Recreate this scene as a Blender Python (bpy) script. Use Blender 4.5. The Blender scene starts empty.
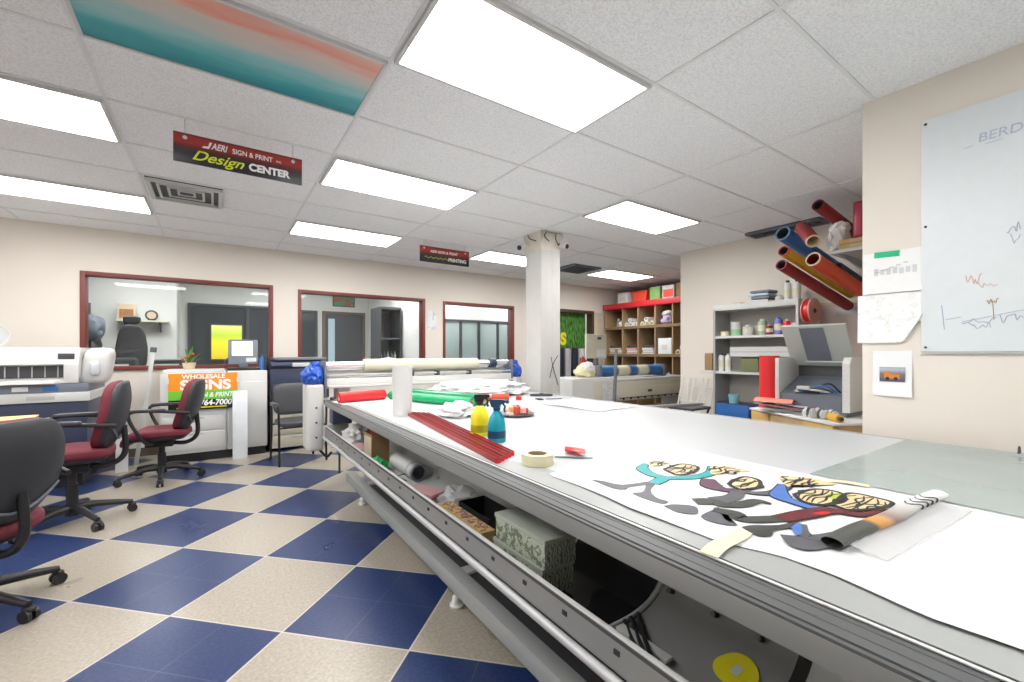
import bpy, bmesh, math, random
from mathutils import Vector, Matrix, noise
random.seed(7)
PI = math.pi
R = math.radians
C = bpy.context.scene.collection
SC = bpy.context.scene
H = 2.667            # ceiling height
HC = 1.258           # lens height
TT = -0.012          # turn of the big table against the room

# ------------------------------------------------------------------ materials
MATS = {}
def mat(name, col, rough=.5, metal=0., noise_amt=0., nscale=20., bump=0., bscale=60., trans=0., alpha=1., spec=.5, coat=0.):
    if name in MATS: return MATS[name]
    m = bpy.data.materials.new(name); m.use_nodes = True
    nt = m.node_tree; b = nt.nodes['Principled BSDF']
    b.inputs['Base Color'].default_value = (*col, 1)
    b.inputs['Roughness'].default_value = rough
    b.inputs['Metallic'].default_value = metal
    b.inputs['Specular IOR Level'].default_value = spec
    b.inputs['Coat Weight'].default_value = coat
    if trans: b.inputs['Transmission Weight'].default_value = trans
    if alpha < 1: b.inputs['Alpha'].default_value = alpha
    tc = nt.nodes.new('ShaderNodeTexCoord')
    nz = nt.nodes.new('ShaderNodeTexNoise'); nz.inputs['Scale'].default_value = nscale; nz.inputs['Detail'].default_value = 4
    nt.links.new(tc.outputs['Object'], nz.inputs['Vector'])
    mx = nt.nodes.new('ShaderNodeMix'); mx.data_type = 'RGBA'
    a = noise_amt if noise_amt else .03
    mx.inputs[6].default_value = (*[c*(1-a) for c in col], 1)
    mx.inputs[7].default_value = (*[min(1, c*(1+a)) for c in col], 1)
    nt.links.new(nz.outputs['Fac'], mx.inputs[0]); nt.links.new(mx.outputs[2], b.inputs['Base Color'])
    if bump:
        n2 = nt.nodes.new('ShaderNodeTexNoise'); n2.inputs['Scale'].default_value = bscale; n2.inputs['Detail'].default_value = 6
        nt.links.new(tc.outputs['Object'], n2.inputs['Vector'])
        bp = nt.nodes.new('ShaderNodeBump'); bp.inputs['Strength'].default_value = bump; bp.inputs['Distance'].default_value = .01
        nt.links.new(n2.outputs['Fac'], bp.inputs['Height']); nt.links.new(bp.outputs['Normal'], b.inputs['Normal'])
    MATS[name] = m
    return m
def emis(name, col, s):
    if name in MATS: return MATS[name]
    m = bpy.data.materials.new(name); m.use_nodes = True
    b = m.node_tree.nodes['Principled BSDF']
    b.inputs['Base Color'].default_value = (*col, 1)
    b.inputs['Emission Color'].default_value = (*col, 1); b.inputs['Emission Strength'].default_value = s
    MATS[name] = m
    return m
def ramp_mat(name, axis, stops, rough=.5, coord='Object', wave=None, interp='LINEAR', scale=1., off=0., metal=0.):
    """colour bands along one object axis; wave = (scale, distortion) runs the bands through a wave texture instead"""
    m = bpy.data.materials.new(name); m.use_nodes = True
    nt = m.node_tree; b = nt.nodes['Principled BSDF']; b.inputs['Roughness'].default_value = rough; b.inputs['Metallic'].default_value = metal
    tc = nt.nodes.new('ShaderNodeTexCoord')
    cr = nt.nodes.new('ShaderNodeValToRGB'); cr.color_ramp.interpolation = interp
    els = cr.color_ramp.elements
    while len(els) < len(stops): els.new(.5)
    for e, (p, c) in zip(els, stops): e.position = p; e.color = (*c, 1)
    if wave:
        w = nt.nodes.new('ShaderNodeTexNoise') if wave[0] == 'noise' else nt.nodes.new('ShaderNodeTexWave')
        w.inputs['Scale'].default_value = wave[1]
        if wave[0] == 'noise': w.inputs['Detail'].default_value = wave[2]
        else:
            w.inputs['Distortion'].default_value = wave[2]; w.bands_direction = wave[0]; w.inputs['Detail Scale'].default_value = 2
        nt.links.new(tc.outputs[coord], w.inputs['Vector']); nt.links.new(w.outputs['Fac'], cr.inputs['Fac'])
    else:
        sp = nt.nodes.new('ShaderNodeSeparateXYZ'); nt.links.new(tc.outputs[coord], sp.inputs[0])
        ma = nt.nodes.new('ShaderNodeMath'); ma.operation = 'MULTIPLY_ADD'; ma.inputs[1].default_value = scale; ma.inputs[2].default_value = off
        nt.links.new(sp.outputs[axis], ma.inputs[0]); nt.links.new(ma.outputs[0], cr.inputs['Fac'])
    nt.links.new(cr.outputs['Color'], b.inputs['Base Color'])
    MATS[name] = m
    return m

# ------------------------------------------------------------------ mesh helpers
class MB:
    def __init__(s): s.bm = bmesh.new()
    def _add(s, verts, faces, smooth=False):
        vs = [s.bm.verts.new(v) for v in verts]
        for f in faces:
            try: fc = s.bm.faces.new([vs[i] for i in f]); fc.smooth = smooth
            except ValueError: pass
        return s
    def box(s, x0, x1, y0, y1, z0, z1, bev=0., seg=2, rot=None, piv=None):
        t = bmesh.new()
        bmesh.ops.create_cube(t, size=1.)
        cx, cy, cz = (x0+x1)/2, (y0+y1)/2, (z0+z1)/2
        for v in t.verts: v.co = Vector((v.co.x*(x1-x0)+cx, v.co.y*(y1-y0)+cy, v.co.z*(z1-z0)+cz))
        if bev: bmesh.ops.bevel(t, geom=t.edges[:], offset=bev, segments=seg, profile=.6, affect='EDGES')
        if rot is not None:
            p = Vector(piv if piv else (cx, cy, cz)); M = Matrix.Translation(p) @ rot.to_4x4() @ Matrix.Translation(-p)
            t.transform(M)
        s._merge(t, bool(bev)); return s
    def _merge(s, t, smooth=False):
        t.verts.ensure_lookup_table(); t.verts.index_update()
        s._add([v.co.copy() for v in t.verts], [[v.index for v in f.verts] for f in t.faces], smooth); t.free()
    def tube(s, pts, r, n=12, cap=True, rad=None, hollow=0.):
        pts = [Vector(p) for p in pts]; rings = []
        N = len(pts); up = None
        for i, p in enumerate(pts):
            d = (pts[min(i+1, N-1)]-pts[max(i-1, 0)]).normalized()
            if up is None:
                up = Vector((0, 0, 1)) if abs(d.z) < .9 else Vector((1, 0, 0))
            a = d.cross(up).normalized(); b = a.cross(d).normalized(); up = b
            rr = rad[i] if rad else r
            rings.append([p + (a*math.cos(2*PI*k/n)+b*math.sin(2*PI*k/n))*rr for k in range(n)])
        vs = [v for rg in rings for v in rg]
        fs = [[i*n+k, i*n+(k+1) % n, (i+1)*n+(k+1) % n, (i+1)*n+k] for i in range(N-1) for k in range(n)]
        if hollow:
            M0 = len(vs)
            for rg, p in zip(rings, pts): vs += [p + (v-p)*hollow for v in rg]
            fs += [[M0+(i+1)*n+k, M0+(i+1)*n+(k+1) % n, M0+i*n+(k+1) % n, M0+i*n+k] for i in range(N-1) for k in range(n)]
            for i in (0, N-1):
                for k in range(n):
                    q = [i*n+k, i*n+(k+1) % n, M0+i*n+(k+1) % n, M0+i*n+k]
                    fs.append(q if i else q[::-1])
        elif cap: fs += [list(range(n))[::-1], [(N-1)*n+k for k in range(n)]]
        s._add(vs, fs, True); return s
    def cyl(s, c, r, z0, z1, n=24, r2=None, hollow=0.):
        r2 = r if r2 is None else r2
        return s.tube([(c[0], c[1], z0), (c[0], c[1], z1)], r, n, True, [r, r2], hollow)
    def lathe(s, prof, c=(0, 0, 0), n=24, cap=True):
        vs = [Vector((c[0]+r*math.cos(2*PI*k/n), c[1]+r*math.sin(2*PI*k/n), c[2]+z)) for r, z in prof for k in range(n)]
        N = len(prof)
        fs = [[i*n+k, i*n+(k+1) % n, (i+1)*n+(k+1) % n, (i+1)*n+k] for i in range(N-1) for k in range(n)]
        if cap: fs += [list(range(n))[::-1], [(N-1)*n+k for k in range(n)]]
        s._add(vs, fs, True); return s
    def prism(s, poly, a0, a1, axis='y'):
        """closed outline extruded along one axis; outline in the two other axes (xz for y, xy for z, yz for x)"""
        def mk(u, v, a): return {'y': (u, a, v), 'z': (u, v, a), 'x': (a, u, v)}[axis]
        n = len(poly)
        vs = [mk(u, v, a0) for u, v in poly]+[mk(u, v, a1) for u, v in poly]
        fs = [list(range(n)), list(range(n, 2*n))[::-1]]+[[i, i+n, (i+1) % n+n, (i+1) % n] for i in range(n)]
        s._add(vs, fs); bmesh.ops.recalc_face_normals(s.bm, faces=s.bm.faces[:]); return s
    def sheet(s, fn, nu, nv, t=0.):
        """surface fn(u,v) for u,v in 0..1; t thickens it downwards"""
        vs = [Vector(fn(i/nu, j/nv)) for i in range(nu+1) for j in range(nv+1)]
        w = nv+1
        fs = [[i*w+j, (i+1)*w+j, (i+1)*w+j+1, i*w+j+1] for i in range(nu) for j in range(nv)]
        if t:
            M0 = len(vs); vs += [v-Vector((0, 0, t)) for v in vs]
            fs += [[M0+k for k in f[::-1]] for f in fs]
            rim = [i*w for i in range(nu+1)]+[nu*w+j for j in range(1, nv+1)]+[i*w+nv for i in range(nu-1, -1, -1)]+[j for j in range(nv-1, 0, -1)]
            for a, b in zip(rim, rim[1:]+rim[:1]): fs.append([a, M0+a, M0+b, b])
        s._add(vs, fs, True); return s
    def pad(s, a, b, c, e1=.4, e2=.4, fn=None, n=28, m=18):
        """superellipsoid cushion with half sizes a,b,c; fn bends the points"""
        def sp(w, e): return math.copysign(abs(w)**e, w)
        vs = []
        for j in range(m+1):
            p = -PI/2+PI*j/m
            for i in range(n):
                t = 2*PI*i/n
                q = Vector((a*sp(math.cos(p), e1)*sp(math.cos(t), e2), b*sp(math.cos(p), e1)*sp(math.sin(t), e2), c*sp(math.sin(p), e1)))
                vs.append(fn(q) if fn else q)
        fs = [[j*n+i, j*n+(i+1) % n, (j+1)*n+(i+1) % n, (j+1)*n+i] for j in range(m) for i in range(n)]
        s._add(vs, fs, True); bmesh.ops.remove_doubles(s.bm, verts=s.bm.verts[:], dist=1e-5); return s
    def lump(s, c, rx, ry, rz, amp=.25, fr=3., seed=0., sub=3, flat=True):
        t = bmesh.new(); bmesh.ops.create_icosphere(t, subdivisions=sub, radius=1)
        for v in t.verts:
            d = v.co.normalized(); k = 1+amp*noise.noise(d*fr+Vector((seed, seed*1.7, 3)))+amp*.5*noise.noise(d*fr*2.7+Vector((seed, 1, 9)))
            q = Vector((d.x*rx*k, d.y*ry*k, d.z*rz*k))
            if flat and q.z < -rz*.6: q.z = -rz*.6
            v.co = q+Vector((c[0], c[1], c[2]+(rz*.6 if flat else 0)))
        s._merge(t, True); return s
    def turn(s, M): s.bm.transform(M); return s

def empty(name, loc=(0, 0, 0), rz=0.):
    o = bpy.data.objects.new(name, None); C.objects.link(o); o.location = loc; o.rotation_euler = (0, 0, rz)
    o.empty_display_size = .1
    return o
def tag(o, label=None, cat=None, group=None, kind=None):
    if label: o['label'] = label
    if cat: o['category'] = cat
    if group: o['group'] = group
    if kind: o['kind'] = kind
    return o
def thing(name, label, cat, loc=(0, 0, 0), rz=0., group=None):
    return tag(empty(name, loc, rz), label, cat, group)
def obj(name, mb, m, parent=None, loc=None, rz=None, label=None):
    me = bpy.data.meshes.new(name)
    bmesh.ops.recalc_face_normals(mb.bm, faces=mb.bm.faces[:])
    mb.bm.to_mesh(me); mb.bm.free()
    me.materials.append(m)
    try: me.set_sharp_from_angle(angle=R(38))
    except Exception: pass
    o = bpy.data.objects.new(name, me); C.objects.link(o)
    if parent: o.parent = parent
    if loc: o.location = loc
    if rz is not None: o.rotation_euler = (0, 0, rz)
    if label: o['label'] = label
    return o
def struct(name, mb, m, parent=None):
    o = obj(name, mb, m, parent)
    if not parent: o['kind'] = 'structure'
    return o
def copy_tree(o, parent=None):
    c = o.copy(); C.objects.link(c)
    if parent: c.parent = parent
    for ch in list(o.children): copy_tree(ch, c)
    return c
def text(name, body, size, m, parent, loc, rot=(PI/2, 0, 0), shear=0., bold=0., align='CENTER', sx=1., ext=.0008):
    cu = bpy.data.curves.new(name, 'FONT'); cu.body = body; cu.size = size; cu.shear = shear; cu.offset = bold
    cu.align_x = align; cu.align_y = 'CENTER'; cu.extrude = ext
    t = bpy.data.objects.new(name, cu); C.objects.link(t)
    bpy.context.view_layer.update()
    me = bpy.data.meshes.new_from_object(t.evaluated_get(bpy.context.evaluated_depsgraph_get()))
    bpy.data.objects.remove(t); me.materials.clear(); me.materials.append(m)
    me.transform(Matrix.Diagonal((sx, 1, 1, 1)))
    o = bpy.data.objects.new(name, me); C.objects.link(o); o.parent = parent; o.location = loc; o.rotation_euler = rot
    return o
def tf(x, y):   # table frame -> room
    return (x*math.cos(TT)-y*math.sin(TT), x*math.sin(TT)+y*math.cos(TT))
def spline(pts, n=8):
    out = []; P = [Vector(p) for p in pts]; P = [2*P[0]-P[1]]+P+[2*P[-1]-P[-2]]
    for i in range(1, len(P)-2):
        for k in range(n):
            t = k/n; a, b, c, d = P[i-1], P[i], P[i+1], P[i+2]
            out.append(.5*((2*b)+(-a+c)*t+(2*a-5*b+4*c-d)*t*t+(-a+3*b-3*c+d)*t**3))
    out.append(P[-2]); return out

# palette
M_white = mat('white_enamel', (.66, .66, .65), .35)
M_offw = mat('cream_enamel', (.64, .60, .48), .4)
M_cream = mat('cream_paper', (.68, .66, .52), .5)
M_paper = mat('white_paper', (.72, .72, .72), .6)
M_black = mat('black_plastic', (.018, .018, .02), .42)
M_dark = mat('charcoal_plastic', (.06, .062, .07), .45)
M_shell = mat('grey_black_shell', (.034, .036, .042), .45)
M_navy = mat('navy_plastic', (.035, .045, .09), .4)
M_alu = mat('aluminium', (.50, .51, .51), .42, .45, .08, 8)
M_alu2 = mat('grooved_aluminium', (.115, .12, .122), .5, .2)
M_chrome = mat('chrome', (.75, .75, .76), .15, 1.)
M_grey = mat('grey_paint', (.50, .51, .50), .45)
M_lgrey = mat('light_grey_plastic', (.60, .61, .60), .45)
M_slate = mat('slate_plastic', (.16, .18, .22), .45)
M_burg = mat('burgundy_cloth', (.165, .021, .036), .75, 0, .12, 60, .25, 260)
M_red = mat('red_vinyl', (.72, .02, .025), .3)
M_dred = mat('dark_red_plastic', (.36, .012, .02), .3)
M_maroon = mat('maroon_card', (.27, .018, .02), .5)
M_orange = mat('orange_red_card', (.55, .06, .02), .5)
M_green = mat('green_vinyl', (.0, .36, .13), .3)
M_blue = mat('blue_plastic_film', (.02, .10, .52), .35)
M_bluep = mat('blue_paint', (.03, .14, .45), .45)
M_yellow = mat('yellow_plastic', (.85, .74, .02), .35)
M_teal = mat('teal_plastic', (.0, .30, .42), .3)
M_wood = mat('pale_wood', (.58, .40, .20), .6, 0, .2, 12)
M_card = mat('brown_cardboard', (.34, .21, .10), .8, 0, .12, 15)
M_ply = mat('plywood', (.40, .27, .15), .65, 0, .15, 10)
M_tape = mat('masking_tape', (.76, .70, .48), .65)
M_windowred = mat('red_brown_frame', (.19, .038, .03), .45)
M_steel = mat('grey_steel_shelf', (.40, .42, .42), .4, .3)
M_glassgreen = mat('green_tape', (.0, .48, .22), .45)
M_pink = mat('pink_paper', (.78, .42, .45), .6)
M_clear = mat('clear_film', (.80, .83, .84), .25, 0, .05, 5, alpha=.55)
M_gold = mat('yellow_film', (.72, .42, .03), .4)
M_ink = mat('black_ink', (.02, .02, .02), .6)
M_whitelet = mat('white_lettering', (.9, .9, .9), .5)
M_yellet = mat('yellow_green_lettering', (.72, .80, .04), .5)
M_tan = mat('tan_paper', (.66, .52, .36), .7)

# ------------------------------------------------------------------ room shell
def checker_floor():
    m = bpy.data.materials.new('checker_vinyl_tiles'); m.use_nodes = True
    nt = m.node_tree; N = nt.nodes; L = nt.links; b = N['Principled BSDF']
    tc = N.new('ShaderNodeTexCoord')
    ang = -.7963; s = .6098
    sub = N.new('ShaderNodeVectorMath'); sub.operation = 'SUBTRACT'; sub.inputs[1].default_value = (-.6025, 3.047, 0)
    L.new(tc.outputs['Object'], sub.inputs[0])
    def dot(e):
        d = N.new('ShaderNodeVectorMath'); d.operation = 'DOT_PRODUCT'; d.inputs[1].default_value = (e[0]/s, e[1]/s, 0)
        L.new(sub.outputs[0], d.inputs[0]); return d.outputs['Value']
    u = dot((math.cos(ang), math.sin(ang))); v = dot((-math.sin(ang), math.cos(ang)))
    cb = N.new('ShaderNodeCombineXYZ'); L.new(u, cb.inputs[0]); L.new(v, cb.inputs[1]); cb.inputs[2].default_value = .5
    ck = N.new('ShaderNodeTexChecker'); ck.inputs['Scale'].default_value = 1; L.new(cb.outputs[0], ck.inputs['Vector'])
    def M2(op, a, bb):
        q = N.new('ShaderNodeMath'); q.operation = op
        for i, w in enumerate((a, bb)):
            if isinstance(w, (int, float)): q.inputs[i].default_value = w
            elif w is not None: L.new(w, q.inputs[i])
        return q.outputs[0]
    def edge(w, k, wd):
        f = M2('FRACT', M2('MULTIPLY', w, k), None); d = M2('ABSOLUTE', M2('SUBTRACT', f, .5), None)
        return M2('GREATER_THAN', d, .5-wd)
    big = M2('MAXIMUM', edge(u, 1, .006), edge(v, 1, .006))
    small = M2('MAXIMUM', edge(u, 2, .004), edge(v, 2, .004))
    nz = N.new('ShaderNodeTexNoise'); nz.inputs['Scale'].default_value = 70; nz.inputs['Detail'].default_value = 8; L.new(tc.outputs['Object'], nz.inputs['Vector'])
    n2 = N.new('ShaderNodeTexNoise'); n2.inputs['Scale'].default_value = 2.2; n2.inputs['Detail'].default_value = 3; L.new(tc.outputs['Object'], n2.inputs['Vector'])
    def ramp(src, c0, c1, p0=.35, p1=.68):
        r = N.new('ShaderNodeValToRGB'); r.color_ramp.elements[0].color = (*c0, 1); r.color_ramp.elements[1].color = (*c1, 1)
        r.color_ramp.elements[0].position = p0; r.color_ramp.elements[1].position = p1
        L.new(src, r.inputs[0]); return r.outputs[0]
    bl = ramp(nz.outputs['Fac'], (.012, .026, .095), (.024, .045, .14)); be = ramp(nz.outputs['Fac'], (.32, .285, .235), (.42, .375, .31))
    def mix(f, a, c, blend='MIX'):
        q = N.new('ShaderNodeMix'); q.data_type = 'RGBA'; q.blend_type = blend
        if isinstance(f, (int, float)): q.inputs[0].default_value = f
        else: L.new(f, q.inputs[0])
        for i, w in ((6, a), (7, c)):
            if isinstance(w, tuple): q.inputs[i].default_value = (*w, 1)
            else: L.new(w, q.inputs[i])
        return q.outputs[2]
    col = mix(ck.outputs['Fac'], bl, be)
    col = mix(M2('MULTIPLY', small, .18), col, (.45, .45, .45))
    col = mix(M2('MULTIPLY', big, .75), col, (.62, .58, .50))
    L.new(col, b.inputs['Base Color'])
    rr = N.new('ShaderNodeMapRange'); rr.inputs['To Min'].default_value = .22; rr.inputs['To Max'].default_value = .40; b.inputs['Specular IOR Level'].default_value = .42
    L.new(n2.outputs['Fac'], rr.inputs['Value']); L.new(rr.outputs[0], b.inputs['Roughness'])
    bp = N.new('ShaderNodeBump'); bp.inputs['Strength'].default_value = .06; bp.inputs['Distance'].default_value = .01
    L.new(nz.outputs['Fac'], bp.inputs['Height']); L.new(bp.outputs[0], b.inputs['Normal'])
    return m
def ceiling_mat():
    m = bpy.data.materials.new('ceiling_tile'); m.use_nodes = True
    nt = m.node_tree; N = nt.nodes; L = nt.links; b = N['Principled BSDF']; b.inputs['Roughness'].default_value = .9
    tc = N.new('ShaderNodeTexCoord')
    nz = N.new('ShaderNodeTexNoise'); nz.inputs['Scale'].default_value = 95; nz.inputs['Detail'].default_value = 6; nz.inputs['Roughness'].default_value = .7
    L.new(tc.outputs['Object'], nz.inputs['Vector'])
    r = N.new('ShaderNodeValToRGB'); r.color_ramp.elements[0].position = .36; r.color_ramp.elements[1].position = .56
    r.color_ramp.elements[0].color = (.76, .77, .79, 1); r.color_ramp.elements[1].color = (.95, .96, .975, 1)
    L.new(nz.outputs['Fac'], r.inputs[0]); L.new(r.outputs[0], b.inputs['Base Color'])
    bp = N.new('ShaderNodeBump'); bp.inputs['Strength'].default_value = .5; bp.inputs['Distance'].default_value = .004
    L.new(nz.outputs['Fac'], bp.inputs['Height']); L.new(bp.outputs[0], b.inputs['Normal'])
    return m
M_wall = mat('cream_wall_paint', (.79, .735, .665), .75, 0, .02, 3, .05, 90)
M_wallw = mat('office_wall_paint', (.74, .735, .70), .8)
M_col = mat('white_column_paint', (.58, .575, .555), .7, 0, .06, 6, .1, 40)

X0, X1, Y0, Y1 = -4.2, 8.2, -2.6, 6.82
YB = 10.2     # far side of the offices behind the windows
struct('floor', MB().box(X0-.15, X1+.15, Y0-.15, YB+.15, -.12, 0), checker_floor())
struct('ceiling', MB().box(X0-.15, X1+.15, Y0-.15, YB+.15, H+.02, H+.12), ceiling_mat())
# ceiling T-bars (4 ft x 2 ft)
M_tbar = mat('ceiling_t_bar', (.80, .81, .82), .6)
g = MB()
for a in range(-3, 10):
    x = -1.726+1.2192*a
    if X0 < x < X1: g.box(x-.009, x+.009, Y0, Y1, H+.013, H+.022)
for r in range(-9, 8):
    y = 2.676+.6096*r
    if Y0 < y < Y1: g.box(X0, X1, y-.009, y+.009, H+.0135, H+.0225)
struct('trim_1', g, M_tbar)

# walls
W1 = (-1.264, .672, 1.045, 2.185); W2 = (.988, 2.934, 1.045, 2.155); W3 = (3.267, 4.769, 1.045, 2.14)
DO = (5.10, 6.92, 0., 2.16)
bw = MB(); xs = X0
for (a, b2, z0, z1) in (W1, W2, W3, DO):
    bw.box(xs, a, Y1, Y1+.14, 0, H+.02)
    if z0 > 0: bw.box(a, b2, Y1, Y1+.14, 0, z0)
    bw.box(a, b2, Y1, Y1+.14, z1, H+.02); xs = b2
bw.box(xs, X1, Y1, Y1+.14, 0, H+.02)
struct('wall_back', bw, M_wall)
struct('wall_left', MB().box(X0-.15, X0, Y0, YB, 0, H+.02), M_wall)
struct('wall_rear', MB().box(X0, X1, Y0-.15, Y0, 0, H+.02), M_wall)
struct('wall_right', MB().box(3.08, 5.55, Y0, .9, 0, H+.02), M_wall)          # pier that carries the whiteboard
struct('wall_recess', MB().box(5.55, 5.72, .9, 3.74, 0, H+.02), M_wall)
struct('wall_alcove', MB().box(X1, X1+.15, 2.6, YB, 0, H+.02), M_wall)
struct('wall_alcove_end', MB().box(5.72, X1, 2.5, 2.62, 0, H+.02), M_wall)
bb = MB(); bb.box(X0, 5.08, Y1-.015, Y1-.001, 0, .1)
struct('baseboard_back', bb, mat('brown_vinyl_base', (.12, .09, .08), .5))
struct('trim_2', MB().box(5.53, 5.549, .91, 2.55, 1.775, 1.80), M_tan)
struct('trim_3', MB().box(5.54, 5.549, .91, 2.0, .0, 1.775), mat('tan_wall_board', (.52, .44, .40), .7))

# window frames, glass
def glass_mat():
    m = bpy.data.materials.new('window_glass'); m.use_nodes = True; nt = m.node_tree
    nt.nodes.remove(nt.nodes['Principled BSDF'])
    fr = nt.nodes.new('ShaderNodeFresnel'); fr.inputs['IOR'].default_value = 1.4
    tr = nt.nodes.new('ShaderNodeBsdfTransparent'); tr.inputs[0].default_value = (.97, .985, .985, 1)
    gl = nt.nodes.new('ShaderNodeBsdfGlossy'); gl.inputs['Roughness'].default_value = .02
    mx = nt.nodes.new('ShaderNodeMixShader')
    nt.links.new(fr.outputs[0], mx.inputs[0]); nt.links.new(tr.outputs[0], mx.inputs[1]); nt.links.new(gl.outputs[0], mx.inputs[2])
    nt.links.new(mx.outputs[0], nt.nodes['Material Output'].inputs[0]); return m
M_glass = glass_mat()
for n, (a, b2, z0, z1) in enumerate((W1, W2, W3), 1):
    w = empty('window_%d' % n, ((a+b2)/2, Y1, z0)); w['kind'] = 'structure'; hw = (b2-a)/2; hh = z1-z0; t = .045
    fr = MB()
    fr.box(-hw-.002, -hw+t, -.012, .152, -.002, hh+.002, .004).box(hw-t, hw+.002, -.012, .152, -.002, hh+.002, .004)
    fr.box(-hw+t, hw-t, -.012, .152, hh-t, hh+.002, .004).box(-hw+t, hw-t, -.03, .152, -.002, t, .004)
    obj('window_frame', fr, M_windowred, w)
    obj('glass_pane', MB().box(-hw+t, hw-t, .07, .074, t, hh-t), M_glass, w)

# ------------------------------------------------------------------ ceiling fixtures
E_light = emis('troffer_diffuser', (1., .985, .96), 15.)
E_light2 = emis('office_troffer_diffuser', (.97, .99, 1.), 15.)
def troffer(a, r, label, group=None):
    x0 = -1.726+1.2192*a; y0 = 2.676+.6096*r
    t = thing('ceiling_light', label, 'ceiling light', (x0+.6096, y0+.3048, H), 0, group)
    f = MB(); w, d = .598, .294
    f.box(-w, w, -d, -d+.018, -.004, .022).box(-w, w, d-.018, d, -.004, .022).box(-w, -w+.018, -d+.018, d-.018, -.004, .022).box(w-.018, w, -d+.018, d-.018, -.004, .022)
    obj('frame', f, M_white, t)
    obj('diffuser', MB().box(-w+.018, w-.018, -d+.018, d-.018, 0.001, .006), E_light, t)
for a, r, lab in (
    (2, -2, 'largest and nearest white ceiling light panel, beside the sunset mural panel'),
    (2, 1, 'white ceiling light panel right of the hanging Design Center sign'),
    (2, 4, 'white ceiling light panel between the big Design Center sign and the small printing sign'),
    (0, 1, 'upper of the two white light panels cut by the left edge of the picture'),
    (0, 4, 'lower of the two white light panels at the left edge, beside the air vent'),
    (4, 0, 'white ceiling light panel to the right of the column, nearest the recessed wall'),
    (4, 4, 'white ceiling light panel half hidden behind the top of the white column'),
    (6, 4, 'small far white ceiling light panel in front of the pigeonhole shelf'),
    (0, -2, 'white ceiling light panel over the work area beyond the left edge of the picture'),
    (-2, 1, 'white ceiling light panel over the far left end of the room'),
    (2, -6, 'white ceiling light panel above the near end of the big table'),
    (-2, -3, 'white ceiling light panel in the near left end of the room')):
    troffer(a, r, lab)
# painted mural tile
x0 = -1.726+1.2192; y0 = 2.676-.6096
t = thing('ceiling_mural_panel', 'ceiling panel painted as a teal and salmon sunset sky with streaky clouds', 'ceiling panel', (x0+.6096, y0+.3048, H))
m = bpy.data.materials.new('sunset_print'); m.use_nodes = True
nt = m.node_tree; b = nt.nodes['Principled BSDF']; b.inputs['Roughness'].default_value = .35
tc = nt.nodes.new('ShaderNodeTexCoord'); sp = nt.nodes.new('ShaderNodeSeparateXYZ'); nt.links.new(tc.outputs['Object'], sp.inputs[0])
nz = nt.nodes.new('ShaderNodeTexNoise'); nz.inputs['Scale'].default_value = 2.2; nz.inputs['Detail'].default_value = 5
mp = nt.nodes.new('ShaderNodeMapping'); mp.inputs['Scale'].default_value = (.9, 4.5, 1); mp.inputs['Rotation'].default_value = (0, 0, .12)
nt.links.new(tc.outputs['Object'], mp.inputs[0]); nt.links.new(mp.outputs[0], nz.inputs['Vector'])
ma = nt.nodes.new('ShaderNodeMath'); ma.operation = 'MULTIPLY_ADD'; ma.inputs[1].default_value = -1.75; ma.inputs[2].default_value = .28
nt.links.new(sp.outputs[1], ma.inputs[0])
ad = nt.nodes.new('ShaderNodeMath'); ad.operation = 'MULTIPLY_ADD'; ad.inputs[1].default_value = .42
nt.links.new(nz.outputs['Fac'], ad.inputs[0]); nt.links.new(ma.outputs[0], ad.inputs[2])
cr = nt.nodes.new('ShaderNodeValToRGB'); els = cr.color_ramp.elements
for k in range(5): els.new(.5)
for e, (p, c) in zip(els, [(0, (.0, .24, .30)), (.22, (.04, .40, .44)), (.42, (.26, .56, .57)), (.60, (.55, .58, .55)), (.73, (.72, .56, .49)), (.83, (.82, .32, .23)), (1, (.78, .50, .42))]):
    e.position = p; e.color = (*c, 1)
nt.links.new(ad.outputs[0], cr.inputs[0]); nt.links.new(cr.outputs[0], b.inputs['Base Color'])
obj('printed_panel', MB().box(-.585, .585, -.28, .28, .004, .010), m, t)
f = MB(); w, d = .598, .294
f.box(-w, w, -d, -d+.014, -.002, .022).box(-w, w, d-.014, d, -.002, .022).box(-w, -w+.014, -d+.014, d-.014, -.002, .022).box(w-.014, w, -d+.014, d-.014, -.002, .022)
obj('frame', f, M_white, t)
# air vents
def vent(x0, x1, y0, y1, lab, slats=5, nest=False):
    t = thing('air_vent', lab, 'air vent', ((x0+x1)/2, (y0+y1)/2, H)); w, d = (x1-x0)/2, (y1-y0)/2
    obj('backing', MB().box(-w, w, -d, d, .012, .02), M_black, t)
    f = MB(); e = .03
    f.box(-w, w, -d, -d+e, -.012, .012).box(-w, w, d-e, d, -.012, .012).box(-w, -w+e, -d+e, d-e, -.012, .012).box(w-e, w, -d+e, d-e, -.012, .012)
    obj('frame', f, M_lgrey if nest else M_slate, t)
    if nest:
        for k in range(1, 4):
            q = MB(); ww, dd, e2, z = w*(1-k*.25), d*(1-k*.25), .018, -.012+.004*k
            q.box(-ww, ww, -dd, -dd+e2, z, z+.01).box(-ww, ww, dd-e2, dd, z, z+.01).box(-ww, -ww+e2, -dd+e2, dd-e2, z, z+.01).box(ww-e2, ww, -dd+e2, dd-e2, z, z+.01)
            obj('louvre_ring', q, M_lgrey, t)
    else:
        for k in range(slats):
            y = -d+e+(2*d-2*e)*(k+.5)/slats
            obj('slat', MB().box(-w+e, w-e, y-.006, y+.006, -.008, .01, rot=Matrix.Rotation(R(30), 3, 'X')), M_slate, t)
vent(-.47, .06, 4.55, 5.09, 'square white air vent with nested louvres in the ceiling below the Design Center sign', nest=True)
vent(4.78, 5.38, 5.12, 5.68, 'dark air vent in the ceiling just right of the column top')
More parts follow.
